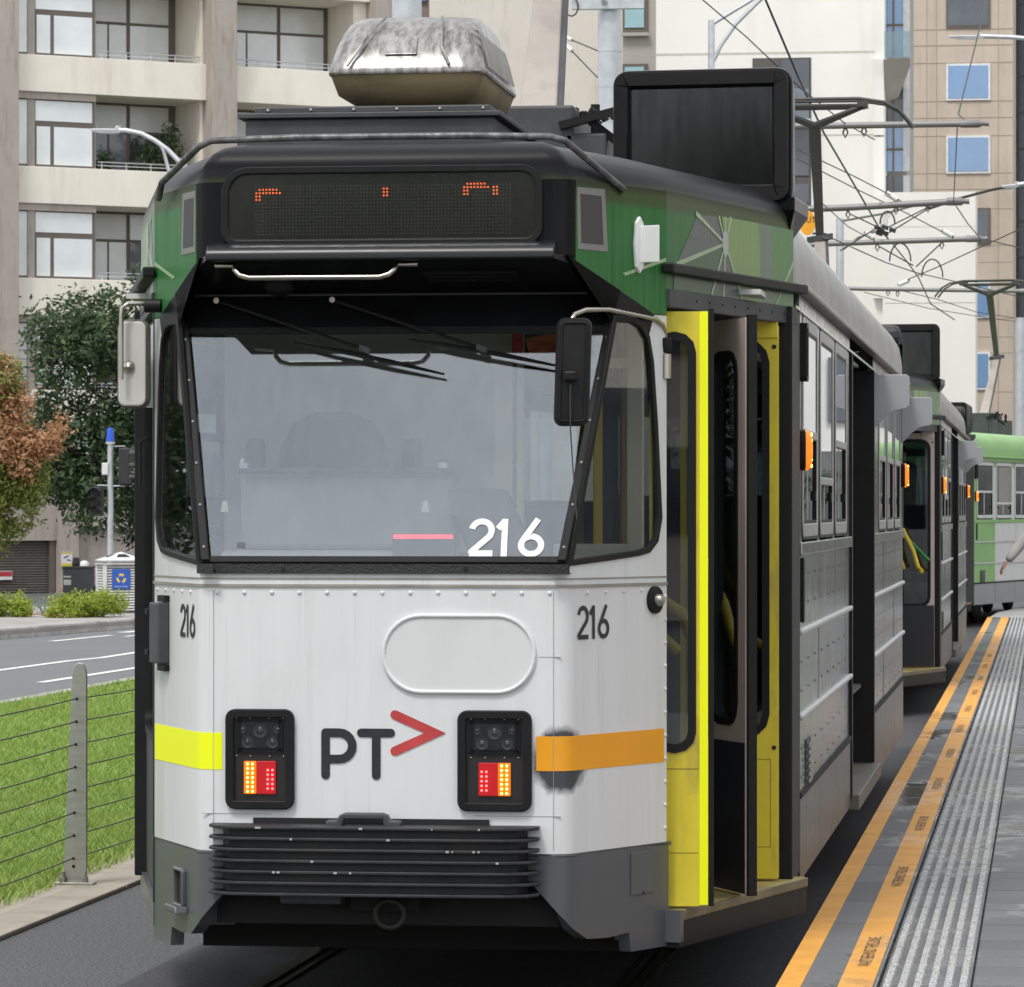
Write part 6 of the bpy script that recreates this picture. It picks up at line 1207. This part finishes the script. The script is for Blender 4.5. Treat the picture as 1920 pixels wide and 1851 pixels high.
# ================================================================== people
def skin_body(name, joints, bones, mat, parent=None, sub=1):
    keys = list(joints); me = bpy.data.meshes.new(name); me.from_pydata([joints[k][0] for k in keys], [(keys.index(a), keys.index(b)) for a, b in bones], [])
    o = bpy.data.objects.new(name, me); COL.objects.link(o); o.parent = parent; sk = o.modifiers.new('skin', 'SKIN'); sk.use_smooth_shade = True
    for i, k in enumerate(keys):
        r = joints[k][1]; me.skin_vertices[0].data[i].radius = r if isinstance(r, tuple) else (r, r); me.skin_vertices[0].data[i].use_root = (i == 0)
    ss = o.modifiers.new('sub', 'SUBSURF'); ss.levels = sub; ss.render_levels = sub; me.materials.append(mat); return o
skin_m = M('skin', (.42, .24, .17), .55, 0, .06, 8)
def head_mesh(parent, c, face, m, scale=1.):
    f = Vector(face).normalized(); s = V(0, 0, 1).cross(f).normalized(); g = G(); c = Vector(c); rings = []
    for z, wf, ws, off in ((-.115, .03, .03, .02), (-.10, .055, .048, .02), (-.06, .075, .062, .012), (0, .092, .074, .0), (.05, .095, .077, -.005), (.09, .075, .062, -.01), (.115, .03, .028, -.01)): rings.append([c + scale * (f * (off + wf * math.cos(a * math.pi / 8)) + s * ws * math.sin(a * math.pi / 8) + V(0, 0, z)) for a in range(16)])
    h = g.loft(rings).build('head', m, parent, smooth=80)
    nz_ = c + f * .092 * scale; G().loft([[nz_ + s * .012 + V(0, 0, -.03), nz_ - s * .012 + V(0, 0, -.03), nz_ + V(0, 0, .02)], [nz_ + f * .022 + s * .006 + V(0, 0, -.03), nz_ + f * .022 - s * .006 + V(0, 0, -.03), nz_ + V(0, 0, .022)]]).build('nose', m, h, smooth=60)
    for q in (-1, 1): G().lathe([(.011, 0), (.006, .006), (0, .008)], c + f * .086 + s * .032 * q + V(0, 0, .005), f, 8).build('eye', hole, h); G().obox(c + s * .077 * q + V(0, 0, -.01), s * .008, f * .018, (0, 0, .028)).build('ear', m, h, bevel=.006)
    G().obox(c + f * .083 + V(0, 0, -.062), s * .022, f * .004, (0, 0, .004)).build('mouth', M('lips', (.33, .14, .12), .5), h); return h
# walker on the platform whose arm swings into the picture
P = thing('person', 'person in a light grey jacket swinging an arm at the right edge', 'person', (2.32, 35.6, .25))
J = dict(pelvis=((0, 0, .95), .14), waist=((0, 0, 1.1), .13), chest=((0, 0, 1.32), (.17, .12)), neck=((0, -.01, 1.47), .055), neck2=((0, -.02, 1.54), .05), lsh=((-.19, 0, 1.40), .065), lel=((-.33, -.05, 1.20), .05), lwr=((-.46, -.12, 1.03), .033), rsh=((.19, 0, 1.40), .065), rel=((.27, .08, 1.14), .05), rwr=((.29, .0, .92), .033), lhip=((-.1, 0, .9), .085), lkn=((-.1, -.12, .5), .06), lan=((-.1, -.02, .09), .042), lto=((-.1, -.2, .04), .038), rhip=((.1, 0, .9), .085), rkn=((.1, .05, .5), .06), ran=((.1, .25, .12), .042), rto=((.1, .12, .03), .038))
BN = [('pelvis', 'waist'), ('waist', 'chest'), ('chest', 'neck'), ('neck', 'neck2'), ('chest', 'lsh'), ('lsh', 'lel'), ('lel', 'lwr'), ('chest', 'rsh'), ('rsh', 'rel'), ('rel', 'rwr'), ('pelvis', 'lhip'), ('lhip', 'lkn'), ('lkn', 'lan'), ('lan', 'lto'), ('pelvis', 'rhip'), ('rhip', 'rkn'), ('rkn', 'ran'), ('ran', 'rto')]
def fatten(keys, e): return {k: (J[k][0], tuple(x + e for x in (J[k][1] if isinstance(J[k][1], tuple) else (J[k][1],) * 2))) for k in keys}
skin_body('body', J, BN, skin_m, P, 2)
jk = ['waist', 'pelvis', 'chest', 'neck', 'lsh', 'lel', 'lwr', 'rsh', 'rel', 'rwr']; jj = fatten(jk, .022); skin_body('jacket', jj, [b for b in BN if b[0] in jk and b[1] in jk], M('grey jacket', (.44, .43, .42), .85, 0, .1, 9, bump=.3, bscale=70), P, 2)
tr_ = ['pelvis', 'lhip', 'lkn', 'lan', 'rhip', 'rkn', 'ran']; skin_body('trousers', fatten(tr_, .018), [b for b in BN if b[0] in tr_ and b[1] in tr_], M('dark trousers', (.03, .032, .04), .85), P, 2)
def hand(parent, w, d, palm_n, m, scale=1.):
    w, d = Vector(w), Vector(d).normalized(); n = Vector(palm_n); n = (n - d * n.dot(d)).normalized(); s = d.cross(n)
    g = G(); g.loft([[w + d * t_ + s * a * k1 + n * b * k2 for a, b in ((-1, -1), (1, -1), (1, 1), (-1, 1))] for t_, k1, k2 in ((-.02, .024, .018), (.03, .036, .016), (.085, .041, .013))]); h = g.build('hand', m, parent, smooth=60, bevel=.006)
    for k, L_ in enumerate((.062, .075, .07, .055)):
        b0 = w + d * .082 + s * (-.03 + .02 * k); d2 = (d + n * .55).normalized(); d3 = (d * .6 + n * .9).normalized(); b1 = b0 + d * L_ * .42; b2 = b1 + d2 * L_ * .33; b3 = b2 + d3 * L_ * .3; G().tube([b0, b1, b2, b3], [.0095, .009, .008, .006], 7).build('finger', m, h, smooth=70)
    t0 = w + d * .025 - s * .03; G().tube([t0, t0 + d * .03 - s * .022 + n * .01, t0 + d * .06 - s * .028 + n * .022], [.012, .011, .008], 7).build('thumb', m, h, smooth=70); return h
hand(P, (-.475, -.128, 1.01), (-.5, -.28, -.82), (.75, .2, -.4), skin_m); hand(P, (.292, -.01, .90), (.0, -.2, -1), (-1, 0, 0), skin_m)
head_mesh(P, (0, -.045, 1.655), (0, -1, 0), skin_m); G().lathe([(.09, -.06), (.1, 0), (.085, .07), (.04, .115), (0, .12)], (0, -.02, 1.665), (0, .25, 1), 16).build('hair', M('dark hair', (.03, .022, .018), .6), P, smooth=60)
for x, y, z in ((-.1, -.08, .035), (.1, .2, .045)): G().box(x - .045, x + .045, y - .14, y + .12, z - .035, z + .04).build('shoe', hole, P, bevel=.03)
# seated person in a white cap
Q = thing('person', 'seated person in a dark top and white cap beside the bin', 'person', (-16.15, 63.9, 0))
J = dict(pelvis=((0, 0, .14), .13), waist=((0, -.02, .28), .12), chest=((-.04, -.04, .48), (.16, .12)), neck=((-.08, -.05, .62), .05), neck2=((-.10, -.06, .67), .045), lsh=((-.10, -.2, .54), .06), lel=((-.26, -.24, .36), .045), lwr=((-.46, -.2, .38), .03), rsh=((-.02, .14, .54), .06), rel=((-.2, .2, .36), .045), rwr=((-.42, .15, .38), .03), lhip=((-.08, -.1, .12), .085), lkn=((-.42, -.14, .34), .06), lan=((-.62, -.12, .06), .04), rhip=((-.08, .1, .12), .085), rkn=((-.42, .12, .34), .06), ran=((-.62, .12, .06), .04))
BN2 = [b for b in BN if b[0] in J and b[1] in J]
skin_body('body', J, BN2, skin_m, Q, 1); jj = fatten(jk, .02); skin_body('shirt', jj, [b for b in BN2 if b[0] in jk and b[1] in jk], M('black shirt', (.018, .018, .022), .85), Q, 1); skin_body('trousers', fatten(tr_, .016), [b for b in BN2 if b[0] in tr_ and b[1] in tr_], MATS['dark trousers'], Q, 1)
head_mesh(Q, (-.13, -.06, .78), (-1, -.25, -.1), skin_m); hand(Q, (-.46, -.2, .38), (-1, 0, -.1), (0, 1, 0), skin_m); hand(Q, (-.42, .15, .38), (-1, 0, -.1), (0, -1, 0), skin_m)
cpx = G().lathe([(.1, .0), (.102, .03), (.085, .08), (.04, .11), (0, .115)], (-.12, -.06, .82), (.12, 0, 1), 16).build('cap', M('white cap', (.74, .74, .73), .8), Q, smooth=60); G().obox(V(-.25, -.09, .83), (.06, .012, -.012), (-.01, .06, 0), (0, 0, .006)).build('cap_peak', MATS['white cap'], cpx, bevel=.005)
